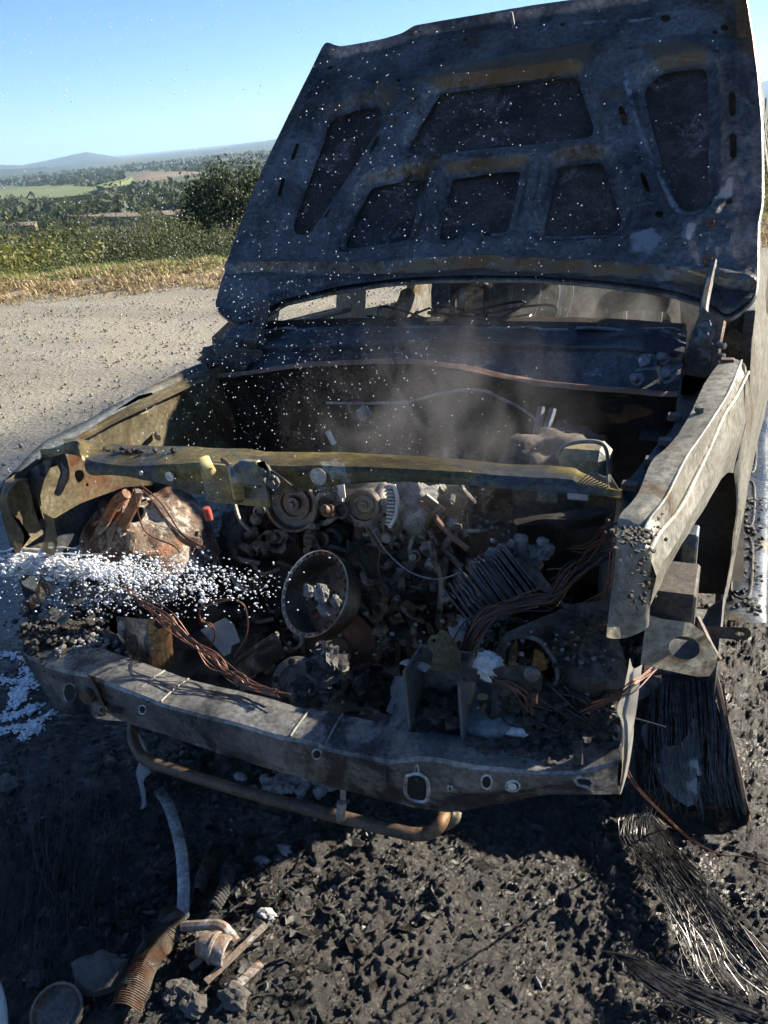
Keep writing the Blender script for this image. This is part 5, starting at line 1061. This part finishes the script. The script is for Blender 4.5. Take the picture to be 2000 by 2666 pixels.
# ------------------------------------------------------------------ loose things in the engine bay
bat = empty('burnt_battery', tuple(at(1290, 1560, Y=.32))); tag(bat, 'burnt battery showing its stack of black plates, right of the engine', 'battery'); bo = np.array(bat.location)
c0, c1 = at(1205, 1590, Y=.25), at(1350, 1478, Y=.33); pa = at(1290, 1610, Y=.30)-at(1205, 1535, Y=.30); La = np.linalg.norm(pa); pa /= La
ax = (c1-c0)/np.linalg.norm(c1-c0); pb = np.cross(ax, pa); pb /= np.linalg.norm(pb); pa = np.cross(pb, ax)
for k in range(24):
    c = c0+(c1-c0)*k/23+np.array([random.gauss(0, .002), random.gauss(0, .002), random.gauss(0, .003)])-bo
    u2 = pa+ax*random.gauss(0, .04); u2 /= np.linalg.norm(u2)
    box('plate', c, (.115+random.gauss(0, .006), .11+random.gauss(0, .008), .0042), 'battery_plate', bat, (u2, np.cross(ax, u2), ax), bev=.1)
for k in range(8):
    c = at(1370+k*8, 1490+k*5, Y=.34)-bo; box('grey_plate', c, (.085, .07, .003), 'ash_grey', bat, (pa, np.cross(ax, pa), ax+np.array([.3, 0, 0])), bev=.1)
clo = clods('ash_crust', [(at(1270+random.random()*160, 1425+random.gauss(10, 12), Y=.34)-bo, .006+.010*random.random()) for i in range(70)], 'ash_grey', bat, sub=1)
har = empty('wire_harness', tuple(at(1400, 1580, Y=.22))); tag(har, 'thick bundle of burnt copper wires curling over the lamp opening', 'wires'); ho = np.array(har.location)
path = [(1200, 1720, .12), (1225, 1668, .13), (1268, 1612, .15), (1330, 1585, .17), (1400, 1570, .19), (1440, 1560, .20), (1462, 1525, .24), (1500, 1485, .28), (1545, 1462, .30), (1595, 1445, .28)]
for i in range(46):
    o = np.array([random.gauss(0, 15), random.gauss(0, 15)]); r0 = random.gauss(0, .02)
    P = [at(x+o[0]*(.6+.5*math.sin(k+i)), y+o[1]*(.6+.6*math.cos(k*1.3+i)), Y=Y+r0)-ho for k, (x, y, Y) in enumerate(path)]
    if i % 3 == 0: P = P[:random.randint(5, 8)]
    tube('wire', P, random.uniform(.0012, .0024), 'copper' if i % 3 == 0 else 'wire_dark', har, 5)
for P in [[(1585, 1400, .2), (1540, 1440, .25), (1500, 1480, .28), (1440, 1500, .3)], [(1600, 1420, .18), (1590, 1500, .16), (1560, 1550, .18), (1500, 1600, .2)], [(1590, 1350, .2), (1560, 1400, .25), (1520, 1420, .3), (1480, 1430, .34)]]:
    for j in range(3): tube('wire', [at(x+random.gauss(0, 13), y+random.gauss(0, 13), Y=Y)-ho for x, y, Y in P], .0016, 'copper', har, 5)
har2 = empty('copper_wires', tuple(at(560, 1720, Y=.06))); tag(har2, 'long strands of copper wire trailing from the left lamp to the beam', 'wires'); ho = np.array(har2.location)
for i in range(11):
    g = lambda s: random.gauss(0, s)
    tube('wire', [at(x+g(9), y+g(9), Y=Y)-ho for x, y, Y in [(325, 1525, .10), (370, 1565, .08), (430, 1615, .04), (500, 1675, .03), (560, 1715, .02), (610, 1762, .0), (660, 1788, -.01), (728, 1802, -.02)][i % 3:]], random.uniform(.0011, .002), 'copper', har2, 5)
tube('wire', [at(x, y, Y=.12)-ho for x, y in [(560, 1640), (520, 1605), (530, 1575), (580, 1560), (630, 1570), (645, 1610), (640, 1660), (610, 1710)]], .002, 'copper', har2, 5)
tube('wire', [at(x, y, Y=.11)-ho for x, y in [(545, 1690), (560, 1655), (550, 1625), (525, 1618), (522, 1590), (560, 1570), (620, 1560)]], .002, 'copper', har2, 5)
for nm, P, lab in [('copper_wire', [(1290, 1768, .0), (1330, 1790, -.005), (1370, 1820, .0), (1385, 1860, .01)], 'thin copper wires on the shelf behind the right end of the beam'), ('copper_wire', [(1700, 1745, .1), (1650, 1785, .03), (1600, 1810, .03), (1530, 1850, .02)], 'thin copper wires crossing the torn pale blade')]:
    mb = MB()
    for j in range(5): mb.add(*g_tube([at(x+random.gauss(0, 8), y+random.gauss(0, 8), Y=Y) for x, y, Y in P], .0013, 4))
    tag(mb.build(nm, 'copper', None), lab, 'wires')
# ash lumps and pale scraps
def flakes(name, c, r, n, size, mat, lab, cat, core='engine_soot'):
    rr = random.Random(int(c[0]*1000)+n); mb = MB(); c = np.array(c); r = np.array(r)
    for i in range(n):
        d = np.array([rr.gauss(0, 1), rr.gauss(0, 1), rr.gauss(0, 1)]); d /= np.linalg.norm(d); p = c+d*r*rr.uniform(.55, 1.05)
        u, w, a = frame(d+np.array([rr.gauss(0, .8), rr.gauss(0, .8), rr.gauss(0, .8)])); s_ = size*math.exp(rr.gauss(0, .45)); k = rr.uniform(.4, 1); b_ = rr.gauss(0, .35)*s_
        V = [p-u*s_-w*s_*k*rr.uniform(.5, 1), p+w*s_*k*.2-u*s_*.9+a*b_, p-u*s_*.6+w*s_*k, p-w*s_*k+a*b_*.5, p+a*b_*1.5, p+w*s_*k*rr.uniform(.6, 1.2)-a*b_, p+u*s_*rr.uniform(.5, 1)-w*s_*k*.7, p+u*s_+a*b_, p+u*s_*.7+w*s_*k*.8]
        Vs, Fs = solid(V, [(0, 3, 4, 1), (1, 4, 5, 2), (3, 6, 7, 4), (4, 7, 8, 5)], .0018); mb.add(Vs, Fs)
    mb.add(*g_lump(c, r*.75, .4, 2.5, 3, n)); o = obj(name, mb.v, mb.f, mat, None, False); return tag(o, lab, cat)
def thing_lump(name, q, Y, r, mat, lab, cat, **k): return tag(lump(name, at(*q, Y=Y), r, mat, None, **k), lab, cat)
thing_lump('ash_lump', (836, 1545), .235, (.017, .014, .022), 'ash_grey', 'pale crumpled ash lump stuck in the middle of the tilted drum', 'ash', amp=.6, fs=2.4, sub=4, seed=1)
thing_lump('ash_lump', (803, 1538), .24, (.011, .010, .016), 'ash_grey', 'small ash lump left of the pale one in the tilted drum', 'ash', amp=.6, fs=2.4, sub=3, seed=2)
thing_lump('ash_lump', (874, 1566), .24, (.011, .010, .016), 'ash_grey', 'small ash lump right of the pale one in the tilted drum', 'ash', amp=.6, fs=2.4, sub=3, seed=3)
thing_lump('ash_lump', (842, 1588), .235, (.012, .010, .018), 'ash_grey', 'small ash lump at the bottom of the tilted drum', 'ash', amp=.6, fs=2.4, sub=3, seed=4)
flakes('ash_heap', at(852, 1735, Y=.14), (.034, .028, .062), 220, .011, 'ash_grey', 'tall flaky heap of grey ash in front of the rusty pulley', 'ash')
flakes('ash_heap', at(805, 1800, Y=.09), (.06, .03, .03), 150, .012, 'ash_grey', 'low flaky ash heap behind the beam beside the horn', 'ash')
thing_lump('ash_ball', (1272, 1735), .02, (.026, .022, .026), 'ash_white', 'round white ash ball on the right lamp bracket', 'ash', amp=.4, fs=3.0, sub=4, seed=7)
flakes('char_lump', at(965, 1790, Y=.08), (.045, .04, .04), 190, .009, 'char', 'black char lump behind the beam left of the white pad', 'char')
flakes('ash_lump', at(1210, 1655, Y=.16), (.022, .018, .022), 46, .012, 'ash_white', 'white flaky ash beside the wire bundle and the latch mount', 'ash')
tag(pplate('white_pad', ((0, -1, .8), .8*.50-.03), [(1005, 1772), (1030, 1760), (1062, 1760), (1085, 1778), (1086, 1845), (1060, 1862), (1030, 1868), (1005, 1850), (1022, 1815)], [], .015, 'ash_white', None, step=.015, crumple=.03), 'white fibrous pad lying behind the beam left of the box bracket', 'insulation')
tag(pplate('white_scrap', ((.3, -1, .9), .9*.6-.16), [(1072, 1740), (1092, 1700), (1118, 1686), (1120, 1715), (1100, 1750), (1085, 1770), (1070, 1765)], [], .012, 'ash_grey', None, step=.02, crumple=.03), 'grey white scrap leaning above the white pad', 'insulation')
tag(pplate('paper_scrap', ((.3, -1, .6), .6*.62-.29), [(525, 1640), (585, 1608), (605, 1625), (622, 1672), (600, 1682), (596, 1702), (580, 1710), (560, 1690)], [], .006, 'ash_white', None, step=.015, crumple=.05), 'torn white scrap among the copper wires on the left', 'scrap')
tag(pplate('round_shell', ((.3, -1, .5), .5*.68-.30), [(165, 1530), (180, 1510), (205, 1508), (220, 1530), (225, 1560), (205, 1575), (170, 1572), (150, 1560)], [], .006, 'ash_grey', None, step=.015, crumple=.05), 'grey curved shell of the burnt left lamp', 'scrap')
tag(pplate('grey_scrap', ((.3, -1, .9), .9*.66-.3), [(275, 1535), (300, 1520), (305, 1540), (290, 1560), (272, 1560)], [], .005, 'ash_grey', None, step=.015, crumple=.05), 'small grey scrap right of the burnt lamp shell', 'scrap')
tag(pplate('grey_scrap', ((.0, -.5, 1), .56), [(110, 1600), (140, 1585), (175, 1590), (195, 1605), (160, 1620), (130, 1615)], [], .006, 'ash_grey', None, step=.015, crumple=.05), 'flat pale scrap on the left end of the beam', 'scrap')
pp_ = []
for i in range(60):
    x, y = random.uniform(560, 1250), random.uniform(1560, 1860); pp_.append((at(x, y, Y=.12+.25*(1860-y)/300), .002+.005*random.random()**2))
tag(clods('bay_ash', pp_, 'ash_grey', None, sub=2), 'flakes of ash scattered through the engine bay')
pp_ = [(at(random.uniform(1150, 1330), random.uniform(1270, 1400), Y=.55), .002+.005*random.random()) for i in range(40)]
tag(clods('bay_ash', pp_, 'cowl_metal', None, sub=1), 'pale scraps scattered behind the engine')
# ------------------------------------------------------------------ right of the truck: charred panel, steel cords
A_, B_, C_ = at(1745, 2150, Z=.03), at(1935, 2150, Z=.03), at(1760, 1760, Y=.62)
pn = np.cross(B_-A_, C_-A_); pn /= np.linalg.norm(pn); PL = (tuple(pn), float(pn@A_))
panel = empty('charred_panel', tuple((A_+B_)/2)); tag(panel, 'charred flap leaning below the plate with the round hole', 'panel'); po = np.array(panel.location)
def shift(o, par, po):
    o.parent = par; o.data.transform(Matrix.Translation(Vector(-po))); return o
shift(pplate('flap', PL, [(1668, 1790), (1700, 1760), (1760, 1755), (1838, 1765), (1872, 1860), (1915, 2000), (1945, 2112), (1938, 2142), (1880, 2172), (1770, 2170), (1700, 2120), (1655, 2030), (1650, 1900)], [], .012, 'char', None, step=.016, crumple=.06), panel, po)
PL2 = (PL[0], PL[1]+(.010 if pn@(C-A_) > 0 else -.010))
shift(pplate('ash_patch', PL2, [(1718, 1962), (1735, 1945), (1770, 1940), (1790, 1915), (1800, 1870), (1815, 1875), (1822, 1930), (1825, 2020), (1812, 2090), (1790, 2100), (1760, 2080), (1720, 2040), (1712, 2000)], [], .004, 'ash_white', None, step=.012, crumple=.04), panel, po)
shift(tube('edge_rail', [atp(x, y, PL2[0], PL2[1]) for x, y in [(1840, 1700), (1862, 1765), (1895, 1900), (1925, 2030), (1945, 2138)]], .009, 'rust_tube', None, 7), panel, po)
def strands(name, n, gen, r, mat, lab, cat='wires', seg=3, nn=18):
    mb = MB()
    for i in range(n): mb.add(*g_tube(gen(i), random.uniform(*r), seg, n=nn, cap=False))
    return tag(obj(name, mb.v, mb.f, mat, None, True), lab, cat)
CL = [(random.gauss(0, 1.1), random.gauss(0, 1.1), random.gauss(0, 1)) for k in range(13)]
def gen1(i):
    ca, cb, cw = CL[i % 13]; a, b, c = ca+random.gauss(0, .22), cb+random.gauss(0, .35), random.uniform(0, 1); w = 26*cw+random.gauss(0, 5); g = lambda: random.gauss(0, 15)
    P = [at(1690+a*24, 1765, Y=.60), at(1672+a*19+w*.3, 1900, Y=.53), at(1660+a*18+w*.5, 2050, Y=.45), at(1694+b*20+g(), 2170, Z=.07), at(1756+b*22+w*.5+g(), 2270, Z=.075+.015*c), at(1832+b*34+w*.9+g(), 2372, Z=.06+.03*c), at(1920+b*48+w*.6+g(), 2485+g(), Z=.05+.02*c), at(2020+b*66+g(), 2590, Z=.04)]
    return P[:8 if c > .45 else random.randint(4, 7)]
strands('steel_cords', 120, gen1, (.0007, .0013), 'cord', 'long sweep of black steel cords fanning over the ground at the right')
def gen2(i):
    x = random.uniform(1690, 1900); y0 = random.uniform(1765, 1800); w = random.gauss(0, 14)
    return [atp(x*.9+1740*.1, y0, PL2[0], PL2[1]), atp(x+w*.4, 1900, PL2[0], PL2[1]+.01), atp(x*1.0+w, 2010, PL2[0], PL2[1]+.012), atp(x*1.01+w*1.6, 2010+random.uniform(30, 130), PL2[0], PL2[1]+.008)]
strands('steel_cords', 90, gen2, (.0006, .0011), 'cord', 'black steel cords hanging over the charred flap', nn=10)
def gen3(i):
    a = random.gauss(0, 1); b = random.gauss(0, 1)
    return [at(1610+a*22, 2490+a*8, Z=.05), at(1680+b*20, 2520+a*14, Z=.065), at(1760+b*30, 2565+a*18, Z=.06), at(1850+b*30, 2600+a*22, Z=.05), at(1930+b*40, 2640+a*22, Z=.045)]
strands('steel_cords', 60, gen3, (.0006, .001), 'cord', 'short fan of black steel cords near the bottom right corner', nn=12)
def gen4(i):
    x0, y0 = random.uniform(-40, 330), random.uniform(1960, 2250); L = random.uniform(150, 420); bend = random.gauss(0, 60); zz = random.uniform(.0, .02)
    def g(x, y): p = at(x, y, Z=0.03); return np.array([p[0], p[1], char_z(p[0], p[1])+.006+zz])
    return [g(x0, y0), g(x0+bend*.3-10, y0+L*.3), g(x0+bend*.8-25, y0+L*.65), g(x0+bend*1.5-30, y0+L)]
strands('steel_cords', 190, gen4, (.0005, .001), 'cord', 'tangle of fine dark steel cords on the ground at the left', nn=12)
def gen5(i):
    a, b = random.gauss(0, 6), random.gauss(0, 6)
    return [at(1630+a, 2000, Y=.15), at(1660+a, 2050, Y=.12), at(1740+b, 2130, Z=.10), at(1800+a, 2185, Z=.08), at(1880+b, 2225, Z=.06), at(1940+a, 2230, Z=.06), at(2030+b, 2260, Z=.06)]
strands('copper_wire', 3, gen5, (.0011, .0016), 'copper', 'thin copper wires crossing the black cords at the right')

# ------------------------------------------------------------------ debris on the ground in front
def gz(x, y, dz=0.0): p = at(x, y, Z=.03); return np.array([p[0], p[1], max(.0, char_z(p[0], p[1]))+dz])
def pleats(name, ctr, w, n, amp, mat, lab):
    """a corrugated radiator core lying on the ground: ctr = pixels along it"""
    L = spline([gz(x, y, .02) for x, y in ctr], n); V = []; Fc = []; m = 7
    for i, p in enumerate(L):
        t = L[min(i+1, n)]-L[max(i-1, 0)]; t /= np.linalg.norm(t); sd = np.cross(t, [0, 0, 1.]); sd /= np.linalg.norm(sd)
        ww = w*(1+.12*nz(p, 30)); h = amp*(1 if i % 2 else -1)
        for k in range(m):
            a = (k/(m-1)-.5)*2; V.append(p+sd*a*ww+np.array([0, 0, .028*(1-a*a)+h*(1-.3*abs(a))+.006*nz(p+sd*a, 60)])+t*h*.4)
    Fc = [(i*m+k, i*m+k+1, (i+1)*m+k+1, (i+1)*m+k) for i in range(n) for k in range(m-1)]
    V, Fc = solid(V, Fc, .012); return tag(obj(name, V, Fc, mat, None, True, 30), lab, 'radiator')
burnt('core_alloy', (.12, .085, .058), (.32, .27, .22), patch=(.22, .10, .05), patch_t=.60, ash=(.55, .52, .48), ash_t=.64, scale=14, rough=(.4, .7), metal=.25, seed=41)
pleats('radiator_core', [(455, 2390), (430, 2440), (395, 2490), (360, 2560), (325, 2640)], .035, 120, .0024, 'core_alloy', 'pleated rusty radiator core lying bottom left on the burnt ground')
pleats('radiator_core', [(548, 2250), (530, 2290), (518, 2340)], .016, 26, .003, 'dark_metal', 'short dark pleated core scrap beside the bent strap')
pleats('radiator_core', [(600, 2270), (585, 2320), (560, 2380)], .016, 26, .003, 'dark_metal', 'dark pleated core scrap right of the shorter one')
st = tube('bent_strap', [gz(420, 2085, .06), gz(445, 2120, .05), gz(465, 2180, .03), gz(478, 2250, .03), gz(482, 2320, .03), gz(480, 2400, .03)], .014, 'beam_metal', None, 6, flat=.15); tag(st, 'long flat bent metal strap lying towards the radiator core', 'strap')
foil = sheet('crumpled_foil', [[gz(370, 2000, .10), gz(368, 2050, .06), gz(360, 2100, .02)], [gz(388, 1995, .11), gz(385, 2050, .08), gz(372, 2105, .03)], [gz(402, 2000, .10), gz(398, 2050, .07), gz(380, 2105, .02)]], 'ash_white', None, su=5, sv=5, th=.002, crumple=.03, cs=25); tag(foil, 'crumpled pale foil standing at the head of the bent strap', 'foil')
cup = empty('filter_cup', tuple(gz(565, 2490, .02))); tag(cup, 'pale cup shaped part with a raised band beside the radiator core', 'cup'); co = np.array(cup.location)
lathe('cup_body', [(0, -.035), (.022, -.035), (.026, -.03), (.028, .0), (.031, .012), (.030, .03), (.024, .032), (.022, .0)], np.array([0, 0, .02]), (.95, .1, -.12), 'cup_alloy' if 'cup_alloy' in MATS else 'core_alloy', cup, 24)
lathe('cup_band', [(.0295, -.004), (.033, -.003), (.033, .003), (.0305, .005)], np.array([0, 0, .02]), (.95, .1, -.12), 'core_alloy', cup, 24)
tag(tube('pipe_stub', [gz(480, 2425, .035), gz(530, 2432, .04), gz(585, 2440, .04), gz(620, 2470, .03)], .011, 'core_alloy', None, 8), 'short thick pipe bent over the cup shaped part', 'pipe')
for a, b, w, lab in [((537, 2560), (697, 2422), .010, 'long thin rusty flat bar beside the cup shaped part'), ((602, 2585), (682, 2515), .012, 'shorter rusty flat bar right of the long one'), ((495, 2520), (535, 2490), .010, 'small bent flat bar left of the cup shaped part')]:
    pa, pb = gz(*a, .012), gz(*b, .022); d = pb-pa; L = np.linalg.norm(d); d /= L; sd = np.cross(d, [0, 0, 1.]); sd /= np.linalg.norm(sd)
    tag(box('flat_bar', (pa+pb)/2, (L, w*1.6, .004), 'core_alloy', None, (d, sd, np.cross(d, sd))), lab, 'bar')
tag(lump('rock', gz(262, 2535, .015), (.058, .05, .045), 'rock', None, False, amp=.35, fs=1.2, sub=3, seed=61, sharp=True), 'grey angular rock left of the radiator core', 'rock')
for i, (x, y, r, lab) in enumerate([(472, 2580, .030, 'dark stone just right of the radiator core'), (505, 2620, .028, 'stone at the bottom right of the radiator core'), (445, 2600, .018, 'small pale stone beside the radiator core'), (90, 2545, .02, 'dark stone near the tin lid'), (10, 2030, .035, 'wet dark stone at the left edge'), (610, 2600, .03, 'dark lump below the flat bars')]):
    tag(lump('stone', gz(x, y, .008), (r, r*.8, r*.7), 'rock', None, False, amp=.5, fs=1.7, sub=3, seed=65+i), lab, 'stone')
lid = lathe('tin_lid', [(0, .004), (.042, .002), (.046, .012), (.050, .014), (.052, .010), (.047, -.004), (0, -.003)], gz(155, 2645, .03), (.25, -.25, .95), 'pulley_steel', None, 36); tag(lid, 'shiny round tin lid at the bottom left', 'lid')
tag(tube('pale_hose', [gz(-45, 2520, .03), gz(-14, 2580, .03), gz(2, 2640, .03), gz(6, 2720, .03)], .016, 'pale_paint', None, 10), 'pale rounded edge of a hose in the bottom left corner', 'hose')
for i, (x, y, lab) in enumerate([(693, 2375, 'white flaky scrap at the edge of the shade'), (735, 2205, 'grey ash scrap below the middle of the bent tube'), (680, 2230, 'grey ash scrap left of the bent tube middle'), (110, 2610, 'bluish white ash fleck above the tin lid')]):
    tag(lump('ash_scrap', gz(x, y, .006), (.022, .013, .010), 'ash_white' if i in (0, 3) else 'ash_grey', None, amp=.7, fs=2.6, sub=3, seed=90+i), lab, 'ash')
for i, (px, lab) in enumerate([([(330, 1960), (350, 1990), (420, 2000), (470, 2010), (520, 1990), (430, 1960)], 'ash crusted underfloor tray behind the left of the bent tube'), ([(660, 2020), (700, 2005), (790, 2030), (860, 2080), (760, 2070)], 'flaky ash lying behind the bent tube in the middle')]):
    tag(clods('ash_crust', [(at(np.mean([p[0] for p in px])+random.gauss(0, 70), np.mean([p[1] for p in px])+random.gauss(0, 14), Z=.035), .006+.014*random.random()) for k in range(60)], 'ash_grey' if i else 'char', None, sub=2), lab)
def scrap_place():
    x, y = random.gauss(560, 260), random.gauss(2330, 150); return gz(x, y, .004)
def scrap_field(name, n, size, mat, lab):
    mb = MB()
    for i in range(n):
        p = scrap_place(); u, w, a = frame((random.gauss(0, .5), random.gauss(0, .5), 1)); an = random.uniform(0, 6.3); u2 = u*math.cos(an)+w*math.sin(an); w2 = np.cross(a, u2); s_ = size*min(2, math.exp(random.gauss(0, .6))); k = random.uniform(.15, .8)
        V = [p-u2*s_-w2*s_*k, p+u2*s_*random.uniform(.5, 1)-w2*s_*k*.6+a*s_*random.gauss(0, .25), p+u2*s_+w2*s_*k*random.uniform(.3, 1), p-u2*s_*random.uniform(.3, 1)+w2*s_*k+a*s_*random.gauss(0, .25)]
        mb.add(*solid(V, [(0, 1, 2, 3)], .002))
    tag(obj(name, mb.v, mb.f, mat, None, False), lab, kind='stuff')
scrap_field('metal_scraps', 380, .0085, 'dark_metal', 'dark torn scraps of metal littering the ground in front')
scrap_field('ash_scraps', 200, .009, 'ash_grey', 'grey flakes of burnt scrap littering the ground in front')
scrap_field('char_scraps', 420, .013, 'char', 'black flakes of char littering the ground in front')
# foam on the wet ground at the left
def foam():
    mb = MB()
    for P, w in [([(-20, 1690), (30, 1695), (62, 1712), (70, 1745), (78, 1775)], .022), ([(-20, 1745), (10, 1770), (40, 1775), (70, 1772), (90, 1790)], .020), ([(50, 1790), (55, 1815), (42, 1832)], .028), ([(-20, 1870), (40, 1862), (70, 1855), (95, 1840)], .026), ([(-20, 1898), (40, 1900), (85, 1892), (105, 1905)], .022), ([(62, 1922), (85, 1905), (100, 1885)], .020), ([(110, 1880), (140, 1860)], .014)]:
        L = spline([at(x, y, Z=.012) for x, y in P], 16)
        for p in L:
            for j in range(16):
                q = p+np.array([random.gauss(0, w*.45), random.gauss(0, w*.45), 0]); q[2] = max(-.01, char_z(q[0], q[1]))+.002; r = w*random.uniform(.08, .32)
                mb.add(*g_lump(q, (r, r, r*.55), .15, 2, 1, random.random()*9))
    tag(obj('foam', mb.v, mb.f, 'foam', None), 'white fire fighting foam lying on the wet ground at the left edge', kind='stuff')
foam()
# ------------------------------------------------------------------ water: the jet and the drifting drops
def water_mat(name, tr):
    m, nt, b, v = newmat(name); b.inputs['Base Color'].default_value = (.92, .95, 1, 1); b.inputs['Roughness'].default_value = .12
    b.inputs['Transmission Weight'].default_value = tr; b.inputs['IOR'].default_value = 1.33
water_mat('water', .55); water_mat('spray', .2); water_mat('drop', .1)
V0, F0 = ico(1)
def drops(name, items, mat, lab, stretch=None):
    N = len(items); P = np.array([p for p, r in items]); R = np.array([r for p, r in items]); A = V0[None]*R[:, None, None]
    if stretch is not None: A = A*(1+RS.rand(N, 1, 3)*np.array(stretch))
    A = A*(1+.25*(RS.rand(N, len(V0), 1)-.5)); A = A+P[:, None, :]; Vv = A.reshape(-1, 3); nf = len(F0); Fa = np.array(F0); Fc = (Fa[None]+(np.arange(N)*len(V0))[:, None, None]).reshape(-1, 3)
    me = bpy.data.meshes.new(name); me.vertices.add(len(Vv)); me.vertices.foreach_set('co', Vv.ravel().astype(np.float32)); me.loops.add(len(Fc)*3); me.loops.foreach_set('vertex_index', Fc.ravel().astype(np.int32))
    me.polygons.add(len(Fc)); me.polygons.foreach_set('loop_start', np.arange(0, len(Fc)*3, 3, dtype=np.int32)); me.update(calc_edges=True); me.validate()
    me.polygons.foreach_set('use_smooth', [True]*len(me.polygons)); me.materials.append(MATS[mat])
    o = bpy.data.objects.new(name, me); COL.objects.link(o); return tag(o, lab, kind='stuff')
it = []; it2 = []; it3 = []
for i in range(4200):
    t = random.expovariate(2.8) % 1.2; x = -40+t*640; y = 1470+t*t*50+random.gauss(0, 8+17*t)+5*math.sin(x*.05); Y = .04+.16*t+random.gauss(0, .015+.03*t)
    r = (.0030-.0012*min(t, 1.2))*math.exp(random.gauss(0, .5))
    if t < .42 and i % 2: it.append((at(x, 1470+t*t*66+random.gauss(0, 11), Y=Y), r*.62))
    else: it2.append((at(x, y, Y=Y), r*.60))
for i in range(1300):
    x, y = random.gauss(330, 150), random.gauss(1530, 42); it3.append((at(x, y, Y=.05+random.random()*.12), .0011*math.exp(random.gauss(0, .45))))
jet = MB()
for k in range(26):
    y0 = random.gauss(0, 12); ph = random.uniform(0, 6.3); L = random.uniform(.15, .5); s0 = random.uniform(0, .12) if k % 3 else 0; P = []
    for j in range(15):
        t = s0+L*j/14; x = -50+t*640; P.append(at(x, 1470+t*t*50+y0*(1+1.3*t)+3*math.sin(x*.07+ph)+random.gauss(0, 1.5), Y=.04+.16*t+.012*math.sin(ph+t*9)))
    rr_ = random.uniform(.0016, .0038); jet.add(*g_tube(P, [rr_*f for f in (.6, 1.1, .8, 1.2, .7, 1.0, .75, 1.1, .6, .9, .5, .7, .35, .2)], 7, n=42))
tag(obj('water_stream', jet.v, jet.f, 'spray', None), 'twisting white strands of the water jet at the left edge', kind='stuff')
drops('water_jet', it, 'water', 'narrow white jet of water shooting in from the left edge', (6.5, .2, .3))
drops('water_spray', it2+it3, 'spray', 'white spray breaking off the water jet at the left', (1.6, .2, .5))
it = []
while len(it) < 3000:
    u = random.random()
    if u < .55: x, y = random.gauss(720, 330), random.gauss(960, 230)
    elif u < .85: x, y = random.gauss(1150, 420), random.gauss(420, 220)
    else: x, y = random.uniform(0, 700), random.uniform(40, 800)
    if not (-20 < x < 1900 and 10 < y < 1300) or (x > 1500 and y > 760): continue
    D = random.uniform(1.0, 1.95 if y > 900 else 2.2); it.append((C+ray(x, y)*D, (.00046 if y > 300 or x > 850 else .0006)*min(2.4, math.exp(random.gauss(0, .6)))*D/1.6))
drops('water_drops', it, 'drop', 'fine water drops drifting through the air before the truck', (.5, .1, .5))
# ------------------------------------------------------------------ steam and far haze
def smoke_mat(name, dens, scale):
    m = bpy.data.materials.new(name); m.use_nodes = True; nt = m.node_tree; nt.nodes.clear(); MATS[name] = m
    o = nt.nodes.new('ShaderNodeOutputMaterial'); v = nt.nodes.new('ShaderNodeVolumePrincipled'); nt.links.new(v.outputs[0], o.inputs['Volume'])
    v.inputs['Color'].default_value = (.88, .88, .9, 1); v.inputs['Anisotropy'].default_value = .3
    tc = nt.nodes.new('ShaderNodeTexCoord'); le = nt.nodes.new('ShaderNodeVectorMath'); le.operation = 'LENGTH'; nt.links.new(tc.outputs['Object'], le.inputs[0])
    fall = ramp(nt, le.outputs['Value'], [(.15, (1, 1, 1)), (.95, (0, 0, 0))])
    mz = nt.nodes.new('ShaderNodeMapping'); mz.inputs['Scale'].default_value = (1, 1, .45); mz.inputs['Rotation'].default_value = (.3, .4, 0); nt.links.new(tc.outputs['Object'], mz.inputs[0])
    n = ramp(nt, noise(nt, mz.outputs[0], scale, 5, .6, 1.6), [(.47, (0, 0, 0)), (.66, (1, 1, 1))])
    a = nt.nodes.new('ShaderNodeMath'); a.operation = 'MULTIPLY'; nt.links.new(fall, a.inputs[0]); nt.links.new(n, a.inputs[1])
    b = nt.nodes.new('ShaderNodeMath'); b.operation = 'MULTIPLY'; b.inputs[1].default_value = dens; nt.links.new(a.outputs[0], b.inputs[0]); nt.links.new(b.outputs[0], v.inputs['Density'])
def steam(c, r, dens, scale, lab):
    nm = 'steam_%d' % len(MATS); smoke_mat(nm, dens, scale); V, Fc = ico(3)
    o = obj('steam', V, Fc, nm, None); o.location = tuple(c); o.scale = tuple(r); tag(o, lab, kind='stuff')
steam(at(1130, 1110, Y=.55), (.42, .30, .34), 1.4, 2.4, 'thin grey steam rising from the engine')
steam(at(1480, 800, Y=1.6), (.55, .40, .30), 1.6, 2.0, 'thin grey smoke inside the cabin')
hz = MB().add(*g_box((0, 0, 195), (31000, 31000, 470), None, 0)).build('haze', None); tag(hz, 'thin blue haze filling the far valley air', kind='stuff')
m = bpy.data.materials.new('haze'); m.use_nodes = True; nt = m.node_tree; nt.nodes.clear(); o_ = nt.nodes.new('ShaderNodeOutputMaterial'); v_ = nt.nodes.new('ShaderNodeVolumePrincipled')
v_.inputs['Color'].default_value = (.50, .73, 1, 1); v_.inputs['Density'].default_value = 1.0e-4; v_.inputs['Anisotropy'].default_value = .2; nt.links.new(v_.outputs[0], o_.inputs['Volume']); hz.data.materials.append(m)
